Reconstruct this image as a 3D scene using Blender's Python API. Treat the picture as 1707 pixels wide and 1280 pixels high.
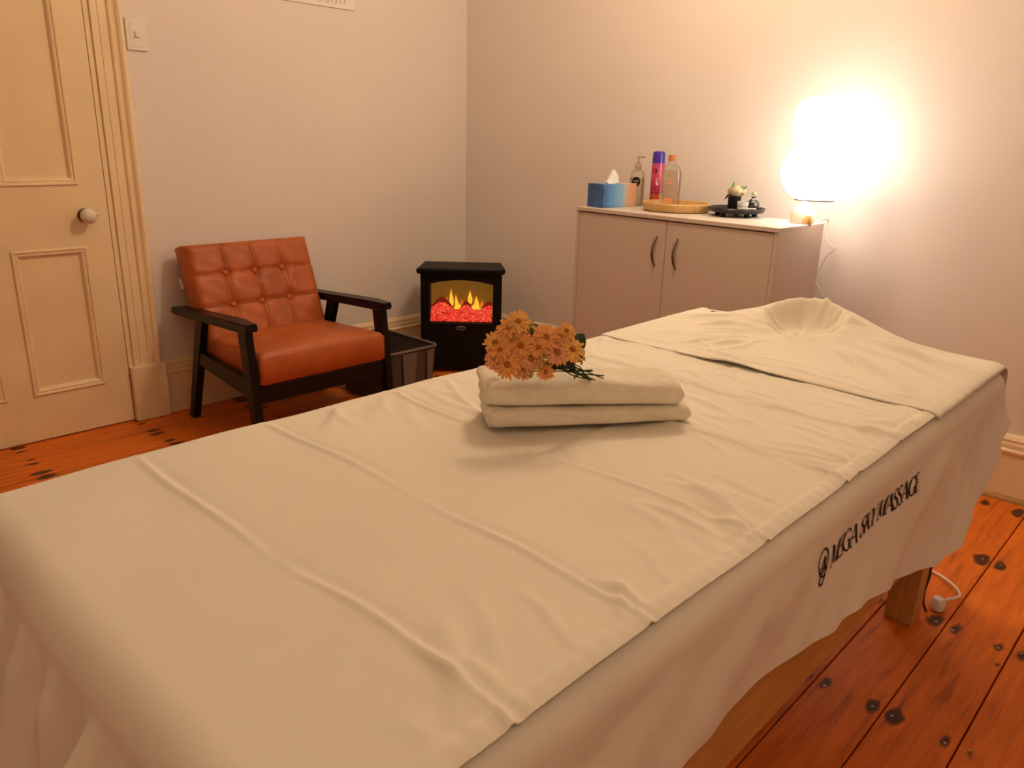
import bpy, bmesh, math, random
import numpy as np
from mathutils import Vector, Matrix

# ------------------------------------------------------------------ camera, world, exposure
scene = bpy.context.scene
for o in list(bpy.data.objects):
    bpy.data.objects.remove(o)
COL = scene.collection

F_PX = 1296.18                       # focal length in pixels of the 1707x1280 frame
YAW, PIT, ROLL = math.radians(-43.3152), math.radians(17.6607), math.radians(1.5355)
CAM = Vector((3.324, -3.102, 1.2))
_f = Vector((math.sin(YAW) * math.cos(PIT), math.cos(YAW) * math.cos(PIT), -math.sin(PIT)))
_r0 = Vector((math.cos(YAW), -math.sin(YAW), 0))
_u0 = _r0.cross(_f)
C_R = _r0 * math.cos(ROLL) + _u0 * math.sin(ROLL)
C_U = -_r0 * math.sin(ROLL) + _u0 * math.cos(ROLL)
cam_data = bpy.data.cameras.new('camera')
cam_data.lens = F_PX / 1707 * 36
cam_data.sensor_width = 36
cam_data.clip_start = 0.02
cam = bpy.data.objects.new('camera', cam_data)
COL.objects.link(cam)
m3 = Matrix((C_R, C_U, -_f)).transposed()
cam.matrix_world = Matrix.Translation(CAM) @ m3.to_4x4()
scene.camera = cam

world = bpy.data.worlds.new('world')
scene.world = world
world.use_nodes = True
world.node_tree.nodes['Background'].inputs[0].default_value = (0.02, 0.015, 0.01, 1)
world.node_tree.nodes['Background'].inputs[1].default_value = 0.3

vs = scene.view_settings
vs.view_transform = 'Standard'
vs.look = 'None'
vs.gamma = 1.0
vs.use_curve_mapping = False
vs.exposure = 0.14

LAMP_POWER = 5.3                     # emission of the lamp shade
LAMP_COL = (1.0, 0.91, 0.80)
FILL_POWER = (45.0, 11.0)           # two unseen warm pendants added as fill light
FILL_PEND = ((1.82, -1.00, 0.0), (3.95, -3.0, 0.0))   # x, y, extra flex length
FILL_COL = (1.0, 0.76, 0.49)


def pix_ray(px, py):
    return (_f + C_R * ((px - 853.5) / F_PX) + C_U * ((640 - py) / F_PX))


# ------------------------------------------------------------------ materials
MATS = {}


def new_mat(name):
    m = bpy.data.materials.new(name)
    m.use_nodes = True
    nt = m.node_tree
    return m, nt, nt.nodes['Principled BSDF']


def lk(nt, a, b):
    nt.links.new(a, b)


def mat(name, col, rough=0.5, spec=0.5, var=0.0, vscale=8.0, bump=0.0, bscale=200.0, stretch=(1, 1, 1),
        metal=0.0, coat=0.0, sheen=0.0, trans=0.0, ior=1.45, sss=0.0):
    if name in MATS:
        return MATS[name]
    m, nt, b = new_mat(name)
    b.inputs['Base Color'].default_value = (*col, 1)
    b.inputs['Roughness'].default_value = rough
    b.inputs['Specular IOR Level'].default_value = spec
    b.inputs['Metallic'].default_value = metal
    b.inputs['Coat Weight'].default_value = coat
    b.inputs['Sheen Weight'].default_value = sheen
    b.inputs['Transmission Weight'].default_value = trans
    b.inputs['IOR'].default_value = ior
    tc = nt.nodes.new('ShaderNodeTexCoord')
    mp = nt.nodes.new('ShaderNodeMapping')
    mp.inputs['Scale'].default_value = stretch
    lk(nt, tc.outputs['Object'], mp.inputs[0])
    if var:
        n = nt.nodes.new('ShaderNodeTexNoise')
        n.inputs['Scale'].default_value = vscale
        n.inputs['Detail'].default_value = 5
        lk(nt, mp.outputs[0], n.inputs['Vector'])
        mr = nt.nodes.new('ShaderNodeMapRange')
        mr.inputs[1].default_value = 0.3
        mr.inputs[2].default_value = 0.7
        mr.inputs[3].default_value = 1 - var
        mr.inputs[4].default_value = 1 + var
        lk(nt, n.outputs[0], mr.inputs[0])
        mx = nt.nodes.new('ShaderNodeVectorMath')
        mx.operation = 'SCALE'
        mx.inputs[0].default_value = col
        lk(nt, mr.outputs[0], mx.inputs['Scale'])
        lk(nt, mx.outputs[0], b.inputs['Base Color'])
    if bump:
        n2 = nt.nodes.new('ShaderNodeTexNoise')
        n2.inputs['Scale'].default_value = bscale
        n2.inputs['Detail'].default_value = 3
        lk(nt, mp.outputs[0], n2.inputs['Vector'])
        bp = nt.nodes.new('ShaderNodeBump')
        bp.inputs['Strength'].default_value = bump
        bp.inputs['Distance'].default_value = 0.002
        lk(nt, n2.outputs[0], bp.inputs['Height'])
        lk(nt, bp.outputs[0], b.inputs['Normal'])
    MATS[name] = m
    return m


def emit_mat(name, col, strength):
    m, nt, b = new_mat(name)
    b.inputs['Base Color'].default_value = (*[min(1, c) for c in col], 1)
    b.inputs['Emission Color'].default_value = (*col, 1)
    b.inputs['Emission Strength'].default_value = strength
    MATS[name] = m
    return m


M_WALL = mat('wall_paint', (0.80, 0.73, 0.685), 0.75, 0.3, var=0.025, vscale=1.6, bump=0.12, bscale=60)
M_CEIL = mat('ceiling_paint', (0.82, 0.78, 0.72), 0.85, 0.2)
M_CREAM = mat('cream_gloss_paint', (0.88, 0.70, 0.44), 0.38, 0.5, var=0.05, vscale=5, bump=0.08, bscale=40)
M_SHEET = mat('white_cotton', (0.82, 0.76, 0.65), 0.85, 0.2, var=0.015, vscale=6, bump=0.10, bscale=900, sheen=0.15)
M_COVER = mat('thin_white_cover', (0.78, 0.72, 0.63), 0.7, 0.25, var=0.02, vscale=5, bump=0.10, bscale=300, sheen=0.1)
M_TOWEL = mat('cream_terry', (0.90, 0.82, 0.66), 0.95, 0.1, var=0.05, vscale=60, bump=0.7, bscale=700, sheen=0.3)
M_LEATHER = mat('tan_leather', (0.44, 0.100, 0.020), 0.42, 0.5, var=0.16, vscale=9, bump=0.25, bscale=350)
M_BLACKWOOD = mat('black_wood', (0.003, 0.0028, 0.003), 0.35, 0.35, bump=0.08, bscale=60, stretch=(1, 1, 8))
M_BLACK = mat('black_matt', (0.0035, 0.0035, 0.004), 0.5, 0.25)
M_DARKIN = mat('firebox_dark', (0.02, 0.012, 0.008), 0.8, 0.2)
M_BIN = mat('taupe_fabric', (0.10, 0.075, 0.06), 0.9, 0.1, var=0.1, vscale=40, bump=0.5, bscale=500)
M_LAMINATE = mat('white_laminate', (0.62, 0.53, 0.47), 0.45, 0.4, var=0.02, vscale=3)
M_CHROME = mat('dark_chrome', (0.22, 0.18, 0.15), 0.25, 0.5, metal=1.0)
M_WHITEPL = mat('white_plastic', (0.80, 0.76, 0.70), 0.35, 0.5)
M_CERAMIC = mat('cream_ceramic', (0.75, 0.66, 0.52), 0.15, 0.6, var=0.08, vscale=60)
M_PINE = mat('pine_wood', (0.52, 0.27, 0.08), 0.45, 0.4, var=0.14, vscale=10, stretch=(8, 8, 0.7))
M_PINE_H = mat('pine_wood_rail', (0.52, 0.27, 0.08), 0.45, 0.4, var=0.14, vscale=10, stretch=(8, 0.7, 8))
M_TRAYWOOD = mat('bamboo_wood', (0.62, 0.38, 0.14), 0.4, 0.4, var=0.14, vscale=9, stretch=(1, 7, 2))
M_INK = mat('black_ink', (0.012, 0.010, 0.012), 0.6, 0.2)
M_GREYINK = mat('grey_ink', (0.45, 0.42, 0.40), 0.8, 0.1)
M_PAPER = mat('white_paper', (0.85, 0.80, 0.76), 0.8, 0.2)
M_TISSUE = mat('tissue_paper', (0.85, 0.83, 0.80), 0.9, 0.1)


def glass_mat(name, col=(1, 1, 1), rough=0.02, mixg=0.10):
    """thin clear wall: mostly see-through with a fresnel gloss"""
    m, nt, b = new_mat(name)
    out = nt.nodes['Material Output']
    tr = nt.nodes.new('ShaderNodeBsdfTransparent')
    tr.inputs[0].default_value = (*col, 1)
    gl = nt.nodes.new('ShaderNodeBsdfGlossy')
    gl.inputs['Roughness'].default_value = rough
    fr = nt.nodes.new('ShaderNodeLayerWeight')
    fr.inputs[0].default_value = 0.35
    ad = nt.nodes.new('ShaderNodeMath')
    ad.operation = 'MULTIPLY_ADD'
    ad.inputs[1].default_value = 0.45
    ad.inputs[2].default_value = mixg * 0.3
    lk(nt, fr.outputs['Fresnel'], ad.inputs[0])
    mx = nt.nodes.new('ShaderNodeMixShader')
    lk(nt, ad.outputs[0], mx.inputs[0])
    lk(nt, tr.outputs[0], mx.inputs[1])
    lk(nt, gl.outputs[0], mx.inputs[2])
    lk(nt, mx.outputs[0], out.inputs[0])
    MATS[name] = m
    return m


M_GLASS = glass_mat('clear_glass', (0.97, 0.96, 0.94))
M_FIREGLASS = glass_mat('fire_glass', (0.92, 0.90, 0.88), 0.05)


def floor_mat():
    m, nt, b = new_mat('orange_pine_boards')
    N = nt.nodes
    geo = N.new('ShaderNodeNewGeometry')
    info = N.new('ShaderNodeObjectInfo')
    sep = N.new('ShaderNodeSeparateXYZ')
    lk(nt, geo.outputs['Position'], sep.inputs[0])

    def math_(op, a, b_=None, c=None):
        n = N.new('ShaderNodeMath')
        n.operation = op
        for i, v in enumerate((a, b_, c)):
            if v is None:
                continue
            if isinstance(v, (int, float)):
                n.inputs[i].default_value = v
            else:
                lk(nt, v, n.inputs[i])
        return n.outputs[0]

    def noise(scale, sx, sy, detail=4, dist=0.0, off=None):
        mp = N.new('ShaderNodeMapping')
        mp.inputs['Scale'].default_value = (sx, sy, 1)
        lk(nt, geo.outputs['Position'], mp.inputs[0])
        v = mp.outputs[0]
        if off is not None:
            ad = N.new('ShaderNodeVectorMath')
            ad.operation = 'ADD'
            cb = N.new('ShaderNodeCombineXYZ')
            lk(nt, off, cb.inputs[0])
            lk(nt, off, cb.inputs[1])
            lk(nt, v, ad.inputs[0])
            lk(nt, cb.outputs[0], ad.inputs[1])
            v = ad.outputs[0]
        n = N.new('ShaderNodeTexNoise')
        n.inputs['Scale'].default_value = scale
        n.inputs['Detail'].default_value = detail
        n.inputs['Distortion'].default_value = dist
        lk(nt, v, n.inputs['Vector'])
        return n.outputs[0]

    off = math_('MULTIPLY', info.outputs['Random'], 37.0)
    grain = noise(6, 9, 0.8, 6, 0.6, off)
    broad = noise(2.2, 2.0, 0.8, 3, 0.3, off)
    fine = noise(60, 3, 0.25, 3, 0.0, off)
    v = math_('MULTIPLY_ADD', grain, 0.55, math_('MULTIPLY_ADD', broad, 0.35, math_('MULTIPLY', fine, 0.18)))
    v = math_('ADD', v, math_('MULTIPLY', math_('SUBTRACT', info.outputs['Random'], 0.5), 0.12))
    ramp = N.new('ShaderNodeValToRGB')
    e = ramp.color_ramp.elements
    e[0].position = 0.34
    e[0].color = (0.20, 0.038, 0.004, 1)
    e[1].position = 0.72
    e[1].color = (0.84, 0.205, 0.014, 1)
    k = e.new(0.52)
    k.color = (0.64, 0.140, 0.008, 1)
    lk(nt, v, ramp.inputs[0])
    # dark iron stains round the nails, in rows over the joists
    nz = noise(38, 1, 0.6, 3)
    nz2 = noise(2.6, 1.7, 1.1, 0)
    fx = math_('SUBTRACT', math_('PINGPONG', math_('SUBTRACT', sep.outputs[0], 2.80 - 0.1525 * 40), 0.07625), 0.024)
    fy = math_('PINGPONG', math_('ADD', sep.outputs[1], 0.56 + 0.4575 * 20), 0.22875)
    dx = math_('DIVIDE', fx, 0.0135)
    dy = math_('DIVIDE', fy, 0.027)
    d2 = math_('SQRT', math_('ADD', math_('MULTIPLY', dx, dx), math_('MULTIPLY', dy, dy)))
    size = math_('MULTIPLY_ADD', math_('SUBTRACT', nz2, 0.5), 3.6, 1.05)
    d3 = math_('ADD', d2, math_('MULTIPLY', math_('SUBTRACT', nz, 0.5), 1.9))
    mrs = N.new('ShaderNodeMapRange')
    mrs.interpolation_type = 'SMOOTHSTEP'
    lk(nt, math_('SUBTRACT', d3, size), mrs.inputs[0])
    mrs.inputs[1].default_value = -0.45
    mrs.inputs[2].default_value = 0.35
    mrs.inputs[3].default_value = 1.0
    mrs.inputs[4].default_value = 0.0
    # knots and small marks
    vor = N.new('ShaderNodeTexVoronoi')
    vor.inputs['Scale'].default_value = 6.5
    mpv = N.new('ShaderNodeMapping')
    mpv.inputs['Scale'].default_value = (1.5, 0.8, 1)
    lk(nt, geo.outputs['Position'], mpv.inputs[0])
    lk(nt, mpv.outputs[0], vor.inputs['Vector'])
    kn = N.new('ShaderNodeMapRange')
    kn.interpolation_type = 'SMOOTHSTEP'
    lk(nt, math_('ADD', vor.outputs['Distance'], math_('MULTIPLY', math_('SUBTRACT', nz, 0.5), 0.08)), kn.inputs[0])
    kn.inputs[1].default_value = 0.035
    kn.inputs[2].default_value = 0.085
    kn.inputs[3].default_value = 0.85
    kn.inputs[4].default_value = 0.0
    mark = math_('MAXIMUM', math_('MULTIPLY', mrs.outputs[0], 0.93), kn.outputs[0])
    mix = N.new('ShaderNodeMix')
    mix.data_type = 'RGBA'
    lk(nt, mark, mix.inputs['Factor'])
    lk(nt, ramp.outputs[0], mix.inputs['A'])
    mix.inputs['B'].default_value = (0.035, 0.012, 0.006, 1)
    lk(nt, mix.outputs['Result'], b.inputs['Base Color'])
    b.inputs['Roughness'].default_value = 0.5
    b.inputs['Specular IOR Level'].default_value = 0.3
    bp = N.new('ShaderNodeBump')
    bp.inputs['Strength'].default_value = 0.15
    bp.inputs['Distance'].default_value = 0.002
    lk(nt, grain, bp.inputs['Height'])
    lk(nt, bp.outputs[0], b.inputs['Normal'])
    return m


M_FLOOR = floor_mat()


# ------------------------------------------------------------------ mesh helpers
def link(name, me, material=None, parent=None, smooth=True):
    o = bpy.data.objects.new(name, me)
    COL.objects.link(o)
    if material:
        me.materials.append(material)
    if parent:
        o.parent = parent
    if smooth:
        for p in me.polygons:
            p.use_smooth = True
    return o


def from_data(name, verts, faces, material=None, parent=None, smooth=True):
    me = bpy.data.meshes.new(name)
    me.from_pydata([tuple(v) for v in verts], [], faces)
    me.update()
    return link(name, me, material, parent, smooth)


def from_bm(name, bm, material=None, parent=None, smooth=False):
    bmesh.ops.recalc_face_normals(bm, faces=bm.faces)
    me = bpy.data.meshes.new(name)
    bm.to_mesh(me)
    bm.free()
    return link(name, me, material, parent, smooth)


def bm_box(bm, x0, x1, y0, y1, z0, z1):
    vs_ = [bm.verts.new(p) for p in ((x0, y0, z0), (x1, y0, z0), (x1, y1, z0), (x0, y1, z0),
                                     (x0, y0, z1), (x1, y0, z1), (x1, y1, z1), (x0, y1, z1))]
    for f in ((0, 3, 2, 1), (4, 5, 6, 7), (0, 1, 5, 4), (1, 2, 6, 5), (2, 3, 7, 6), (3, 0, 4, 7)):
        bm.faces.new([vs_[i] for i in f])
    return vs_


def box(name, x0, x1, y0, y1, z0, z1, material, parent=None, bevel=0.0, seg=2):
    bm = bmesh.new()
    bm_box(bm, x0, x1, y0, y1, z0, z1)
    if bevel:
        bmesh.ops.bevel(bm, geom=list(bm.edges), offset=bevel, segments=seg, affect='EDGES', profile=0.5)
    return from_bm(name, bm, material, parent)


def hexa(name, bottom, top, material, parent=None, bevel=0.0):
    """solid between two 4-point loops"""
    bm = bmesh.new()
    a = [bm.verts.new(p) for p in bottom]
    c = [bm.verts.new(p) for p in top]
    bm.faces.new(a[::-1])
    bm.faces.new(c)
    for i in range(4):
        j = (i + 1) % 4
        bm.faces.new((a[i], a[j], c[j], c[i]))
    if bevel:
        bmesh.ops.bevel(bm, geom=list(bm.edges), offset=bevel, segments=2, affect='EDGES', profile=0.5)
    return from_bm(name, bm, material, parent)


def lathe(name, prof, material, parent=None, seg=40, loc=(0, 0, 0), cap=True, smooth=True, sx=1.0, sy=1.0):
    verts, faces = [], []
    n = len(prof)
    for i, (r, z) in enumerate(prof):
        for k in range(seg):
            a = 2 * math.pi * k / seg
            verts.append((loc[0] + r * math.cos(a) * sx, loc[1] + r * math.sin(a) * sy, loc[2] + z))
    for i in range(n - 1):
        for k in range(seg):
            k2 = (k + 1) % seg
            faces.append((i * seg + k, i * seg + k2, (i + 1) * seg + k2, (i + 1) * seg + k))
    if cap:
        faces.append(tuple(range(seg))[::-1])
        faces.append(tuple((n - 1) * seg + k for k in range(seg)))
    o = from_data(name, verts, faces, material, parent, smooth)
    if smooth:
        o.data.set_sharp_from_angle(angle=math.radians(35))
    return o


def smooth_path(pts, sub=8):
    pts = [Vector(p) for p in pts]
    P = [pts[0] * 2 - pts[1]] + pts + [pts[-1] * 2 - pts[-2]]
    out = []
    for i in range(1, len(P) - 2):
        p0, p1, p2, p3 = P[i - 1], P[i], P[i + 1], P[i + 2]
        for k in range(sub):
            t = k / sub
            out.append(0.5 * ((2 * p1) + (p2 - p0) * t + (2 * p0 - 5 * p1 + 4 * p2 - p3) * t * t
                              + (3 * p1 - p0 - 3 * p2 + p3) * t ** 3))
    out.append(pts[-1])
    return out


def tube(name, pts, rad, material, parent=None, seg=8, sub=8, bm_out=None):
    path = smooth_path(pts, sub) if sub > 1 else [Vector(p) for p in pts]
    n = len(path)
    verts, faces = [], []
    up = Vector((0.3, 0.2, 1)).normalized()
    for i, p in enumerate(path):
        t = (path[min(i + 1, n - 1)] - path[max(i - 1, 0)]).normalized()
        a = t.cross(up)
        if a.length < 1e-4:
            a = t.cross(Vector((1, 0, 0)))
        a.normalize()
        b_ = t.cross(a)
        r = rad(i / (n - 1)) if callable(rad) else rad
        for k in range(seg):
            an = 2 * math.pi * k / seg
            verts.append(p + a * math.cos(an) * r + b_ * math.sin(an) * r)
    for i in range(n - 1):
        for k in range(seg):
            k2 = (k + 1) % seg
            faces.append((i * seg + k, i * seg + k2, (i + 1) * seg + k2, (i + 1) * seg + k))
    faces.append(tuple(range(seg))[::-1])
    faces.append(tuple((n - 1) * seg + k for k in range(seg)))
    if bm_out is not None:
        base = [bm_out.verts.new(v) for v in verts]
        for f in faces:
            bm_out.faces.new([base[i] for i in f])
        return None
    return from_data(name, verts, faces, material, parent, True)


def prism(name, poly, origin, ax_u, ax_v, ax_w, w0, w1, material, parent=None, smooth=False):
    """2-D outline (u,v) swept along w"""
    o, U, V, W = Vector(origin), Vector(ax_u), Vector(ax_v), Vector(ax_w)
    bm = bmesh.new()
    a = [bm.verts.new(o + U * u + V * v + W * w0) for u, v in poly]
    c = [bm.verts.new(o + U * u + V * v + W * w1) for u, v in poly]
    bm.faces.new(a)
    bm.faces.new(c[::-1])
    n = len(poly)
    for i in range(n):
        j = (i + 1) % n
        bm.faces.new((a[i], c[i], c[j], a[j]))
    return from_bm(name, bm, material, parent, smooth)


def grid_mesh(name, P, material, parent=None, smooth=True):
    """P: (n,m,3) array"""
    n, m = P.shape[:2]
    idx = np.arange(n * m).reshape(n, m)
    f = np.stack([idx[:-1, :-1], idx[1:, :-1], idx[1:, 1:], idx[:-1, 1:]], -1).reshape(-1, 4)
    me = bpy.data.meshes.new(name)
    me.vertices.add(n * m)
    me.vertices.foreach_set('co', P.reshape(-1))
    me.loops.add(len(f) * 4)
    me.loops.foreach_set('vertex_index', f.reshape(-1))
    me.polygons.add(len(f))
    me.polygons.foreach_set('loop_start', np.arange(len(f)) * 4)
    me.polygons.foreach_set('loop_total', np.full(len(f), 4))
    me.update(calc_edges=True)
    me.validate()
    return link(name, me, material, parent, smooth)


def thing(name, label, cat, loc=(0, 0, 0), rotz=0.0, group=None):
    o = bpy.data.objects.new(name, None)
    o.empty_display_size = 0.05
    COL.objects.link(o)
    o.location = loc
    o.rotation_euler = (0, 0, rotz)
    o['label'] = label
    o['category'] = cat
    if group:
        o['group'] = group
    return o


def tag(o, label, cat, group=None):
    o['label'] = label
    o['category'] = cat
    if group:
        o['group'] = group
    return o


def struct(o, label, cat):
    o['kind'] = 'structure'
    o['label'] = label
    o['category'] = cat
    return o


# ------------------------------------------------------------------ room shell
RX, RY, RZ = 4.7, -4.4, 2.85
struct(box('wall_left', -0.12, 0, RY - .12, 0.12, -0.05, RZ, M_WALL), 'pale plaster wall with the panelled door and light switch', 'wall')
struct(box('wall_back', 0.0, RX, 0, 0.12, -0.05, RZ, M_WALL), 'pale plaster wall behind the white cabinet and lamp', 'wall')
struct(box('wall_right', RX, RX + .12, RY - .12, 0.12, -0.05, RZ, M_WALL), 'plain plaster wall on the right, out of view', 'wall')
struct(box('wall_front', 0, RX, RY - .12, RY, -0.05, RZ, M_WALL), 'plain plaster wall behind the camera', 'wall')
struct(box('ceiling', -0.12, RX + .12, RY - .12, 0.12, RZ, RZ + .1, M_CEIL), 'plain white ceiling above the room', 'ceiling')

floor = struct(box('floor', 0, RX, RY, 0, -0.06, -0.022, mat('subfloor_dark', (0.012, 0.004, 0.002), 0.9)),
               'orange varnished pine floorboards with dark nail stains', 'floor')
PW = 0.1525
pk = None
x = 2.80 - PW * 19
random.seed(3)
nail_me = None
while x < RX:
    x0, x1 = max(x + .0018, 0.001), min(x + PW - .0018, RX - .001)
    if x1 - x0 > .02:
        if pk is None or abs((x1 - x0) - (PW - .0036)) > 1e-4:
            p = box('plank', -(x1 - x0) / 2, (x1 - x0) / 2, RY + .002, -.002, -0.022, 0.0, M_FLOOR, floor, 0.0015, 1)
            if abs((x1 - x0) - (PW - .0036)) < 1e-4:
                pk = p
        else:
            p = pk.copy()
            COL.objects.link(p)
        p.location = ((x0 + x1) / 2, 0, 0)
        if x > 2.5 and x < 3.6:
            for j in range(4):
                for sgn in (-1, 1):
                    if nail_me is None:
                        nl = lathe('nail', [(0.0035, 0.0), (0.0035, 0.0006), (0.0024, 0.0010)],
                                   mat('nail_head', (0.45, 0.38, 0.32), 0.35, metal=0.9), None, seg=10)
                        nail_me = nl.data
                    else:
                        nl = bpy.data.objects.new('nail', nail_me)
                        COL.objects.link(nl)
                    nl.parent = p
                    nl.location = (sgn * (PW / 2 - .024 + random.uniform(-.004, .004)),
                                   -0.56 - 0.4575 * j + random.uniform(-.012, .012), 0.0)
    x += PW

# skirting: flat board, bead and ogee cap
SK = [(0, 0), (.020, 0), (.020, .172), (.026, .176), (.027, .184), (.020, .190), (.020, .205), (.016, .214),
      (.018, .222), (.012, .232), (.006, .240), (0, .240)]
struct(prism('baseboard_left', SK, (0, 0, 0), (1, 0, 0), (0, 0, 1), (0, 1, 0), -1.797, -0.0005, M_CREAM),
       'tall cream moulded skirting behind the armchair', 'skirting')
SKB = [(-u, v) for u, v in SK]
bb = struct(prism('baseboard_back', SKB, (0, 0, 0), (0, 1, 0), (0, 0, 1), (1, 0, 0), 0.028, RX, M_CREAM),
            'tall cream moulded skirting along the lamp wall', 'skirting')
QR = [(-.020, 0)] + [(-.020 - .016 * math.cos(a), .016 * math.sin(a)) for a in [i * math.pi / 12 for i in range(7)]]
prism('quarter_round', QR, (0, 0, 0), (0, 1, 0), (0, 0, 1), (1, 0, 0), 0.028, RX, mat('brown_quad', (0.40, 0.20, 0.06), 0.45, var=.1), bb)
struct(prism('baseboard_left_end', SK, (0, 0, 0), (1, 0, 0), (0, 0, 1), (0, 1, 0), RY + .001, -2.893, M_CREAM),
       'cream moulded skirting left of the door, out of view', 'skirting')

# architrave (trim): stepped profile v = away from door edge, u = proud of wall
DY1, DY0 = -1.940, -2.750           # door edges
DH = 2.03


def arch_poly():
    return [(0, 0), (.014, 0), (.014, .016), (.010, .018), (.010, .020), (.020, .022), (.020, .045), (.017, .047), (.020, .049),
            (.020, .078), (.027, .082), (.030, .088), (.026, .094), (.019, .098), (.022, .106), (.030, .112), (.034, .120),
            (.032, .128), (.024, .134), (.010, .138), (0, .138)]


tr = struct(prism('trim_1', arch_poly(), (0, DY1 + .003, 0), (1, 0, 0), (0, 1, 0), (0, 0, 1), 0.235, DH + .01, M_CREAM),
            'cream moulded door architrave with plinth block', 'door frame')
box('plinth_block', 0.0, 0.042, DY1 + .004, DY1 + .148, 0.0, 0.236, M_CREAM, tr, 0.004)
prism('head_moulding', arch_poly(), (0, 0, DH + .006), (1, 0, 0), (0, 0, 1), (0, 1, 0), DY0 - .14, DY1 + .141, M_CREAM, tr)
tl = struct(prism('trim_2', arch_poly(), (0, DY0 - .003, 0), (1, 0, 0), (0, -1, 0), (0, 0, 1), 0.235, DH + .01, M_CREAM),
            'cream moulded architrave on the far side of the door', 'door frame')
box('plinth_block', 0.0, 0.042, DY0 - .148, DY0 - .004, 0.0, 0.236, M_CREAM, tl, 0.004)

# four-panel door
door = thing('door_1', 'cream four-panel door with a round ceramic knob', 'door', (0, DY1, 0))
door['kind'] = 'structure'
DW = DY1 - DY0
T = 0.016
cols = [(-.100, -.356), (-(DW - .356), -(DW - .100))]
rows = [(.190, .745), (.985, 1.87)]


def dbox(name, ya, yb, za, zb, t=T, bevel=.0):
    return box(name, 0.0, t, min(ya, yb), max(ya, yb), za, zb, M_CREAM, door, bevel)


dbox('stile', -0.001, -.100, .006, DH)
dbox('stile', -DW + .001, -(DW - .100), .006, DH)
dbox('rail', -.100, -(DW - .1), .006, .190)
dbox('rail', -.100, -(DW - .1), .745, .985)
dbox('rail', -.100, -(DW - .1), 1.87, DH)
for za, zb in rows:
    dbox('muntin', -.356, -(DW - .356), za, zb)
for ya, yb in cols:
    for za, zb in rows:
        pn = dbox('door_panel', ya, yb, za, zb, 0.004)
        # bolection moulding: mitred frame swept round the opening
        prof = [(0.0, .0165), (.000, .020), (.004, .023), (.010, .022), (.013, .017), (.018, .019), (.023, .016), (.027, .008), (.030, .004)]
        y0, y1 = min(ya, yb), max(ya, yb)
        verts, faces = [], []
        for (w, h) in prof:
            w -= .004
            verts += [(h, y0 + w, za + w), (h, y1 - w, za + w), (h, y1 - w, zb - w), (h, y0 + w, zb - w)]
        for i in range(len(prof) - 1):
            for k in range(4):
                k2 = (k + 1) % 4
                faces.append((i * 4 + k, i * 4 + k2, (i + 1) * 4 + k2, (i + 1) * 4 + k))
        from_data('panel_moulding', verts, faces, M_CREAM, pn, False)
kn = lathe('knob', [(0.010, 0), (.010, .016), (.014, .020), (.024, .026), (.029, .036), (.030, .046), (.026, .058), (.016, .066), (.004, .069)],
           M_CERAMIC, door, seg=28)
kn.rotation_euler = (0, math.pi / 2, 0)
kn.location = (T, -.088, .867)
ros = lathe('knob_rose', [(.027, 0), (.027, .003), (.020, .006), (.011, .007)], mat('dark_brass', (0.12, 0.06, 0.03), 0.35, metal=.8), kn, seg=28)
kp = lathe('knob_pin', [(.003, 0), (.003, .004), (.001, .005)], M_BLACK, kn, seg=10)
kp.rotation_euler = (-math.pi / 2, 0, 0)
kp.location = (0, .0285, .044)

# light switch
sw = thing('light_switch', 'square white light switch on the wall beside the door frame', 'light switch', (0, -1.750, 1.538))
box('switch_plate', 0, .009, -.039, .039, -.058, .058, M_WHITEPL, sw, .0025)
box('inner_plate', .0085, .0105, -.026, .026, -.044, .044, M_WHITEPL, sw, .0008, 1)
box('rocker', .010, .0165, -.008, .008, -.011, .011, M_WHITEPL, sw, .0018)

# notice on the wall, only its lower edge in view
nt_ = thing('wall_notice', 'white paper notice with faint grey marks at the top of the wall', 'notice', (0, -.912, 1.742))
box('sheet', 0.0005, .006, -.19, .184, 0, .27, M_PAPER, nt_, .001, 1)
bm = bmesh.new()
random.seed(8)
for i in range(7):
    y = -.01 + i * .022
    tube('', [(.0066, y, .016 + .01 * (i % 2)), (.0066, y + .004, .03), (.0066, y + .012, .05), (.0066, y + .006, .075)], .0010, None, None, 5, 4, bm)
    tube('', [(.0066, y + .008, .018), (.0066, y + .010, .04), (.0066, y + .016, .06)], .0008, None, None, 5, 4, bm)
from_bm('printed_marks', bm, M_GREYINK, nt_)

# ------------------------------------------------------------------ massage table
TX0, TX1, TY0, TY1, ZT = 2.10, 2.955, -2.900, -0.955, 0.70
tab = thing('massage_table', 'long padded massage table on square pine legs under the white covers', 'massage table', ((TX0 + TX1) / 2, (TY0 + TY1) / 2, 0))
hx, hy = (TX1 - TX0) / 2, (TY1 - TY0) / 2
box('table_pad', -hx + .012, hx - .012, -hy + .012, hy - .012, .60, .688, mat('pad_vinyl', (0.5, 0.45, 0.38), .5), tab, .03, 3)
box('deck_board', -hx + .03, hx - .03, -hy + .03, hy - .03, .575, .60, M_PINE_H, tab)
for sx in (-1, 1):
    xs = (hx - .034, hx - .010) if sx > 0 else (-hx + .010, -hx + .034)
    box('side_rail', xs[0], xs[1], -hy + .14, hy - .10, .352, .500, M_PINE_H, tab, .003)
    box('upper_rail', xs[0], xs[1], -hy + .05, hy - .04, .50, .575, M_PINE_H, tab, .003)
    for sy in (-1, 1):
        xa, xb = (2.820, 2.892) if sx > 0 else (5.055 - 2.892, 5.055 - 2.820)
        ya, yb = (-1.092, -1.028) if sy > 0 else (-3.855 + 1.028, -3.855 + 1.092)
        ox, oy = tab.location.x, tab.location.y
        box('leg', xa - ox, xb - ox, ya - oy, yb - oy, 0, .575, M_PINE, tab, .004)
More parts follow.
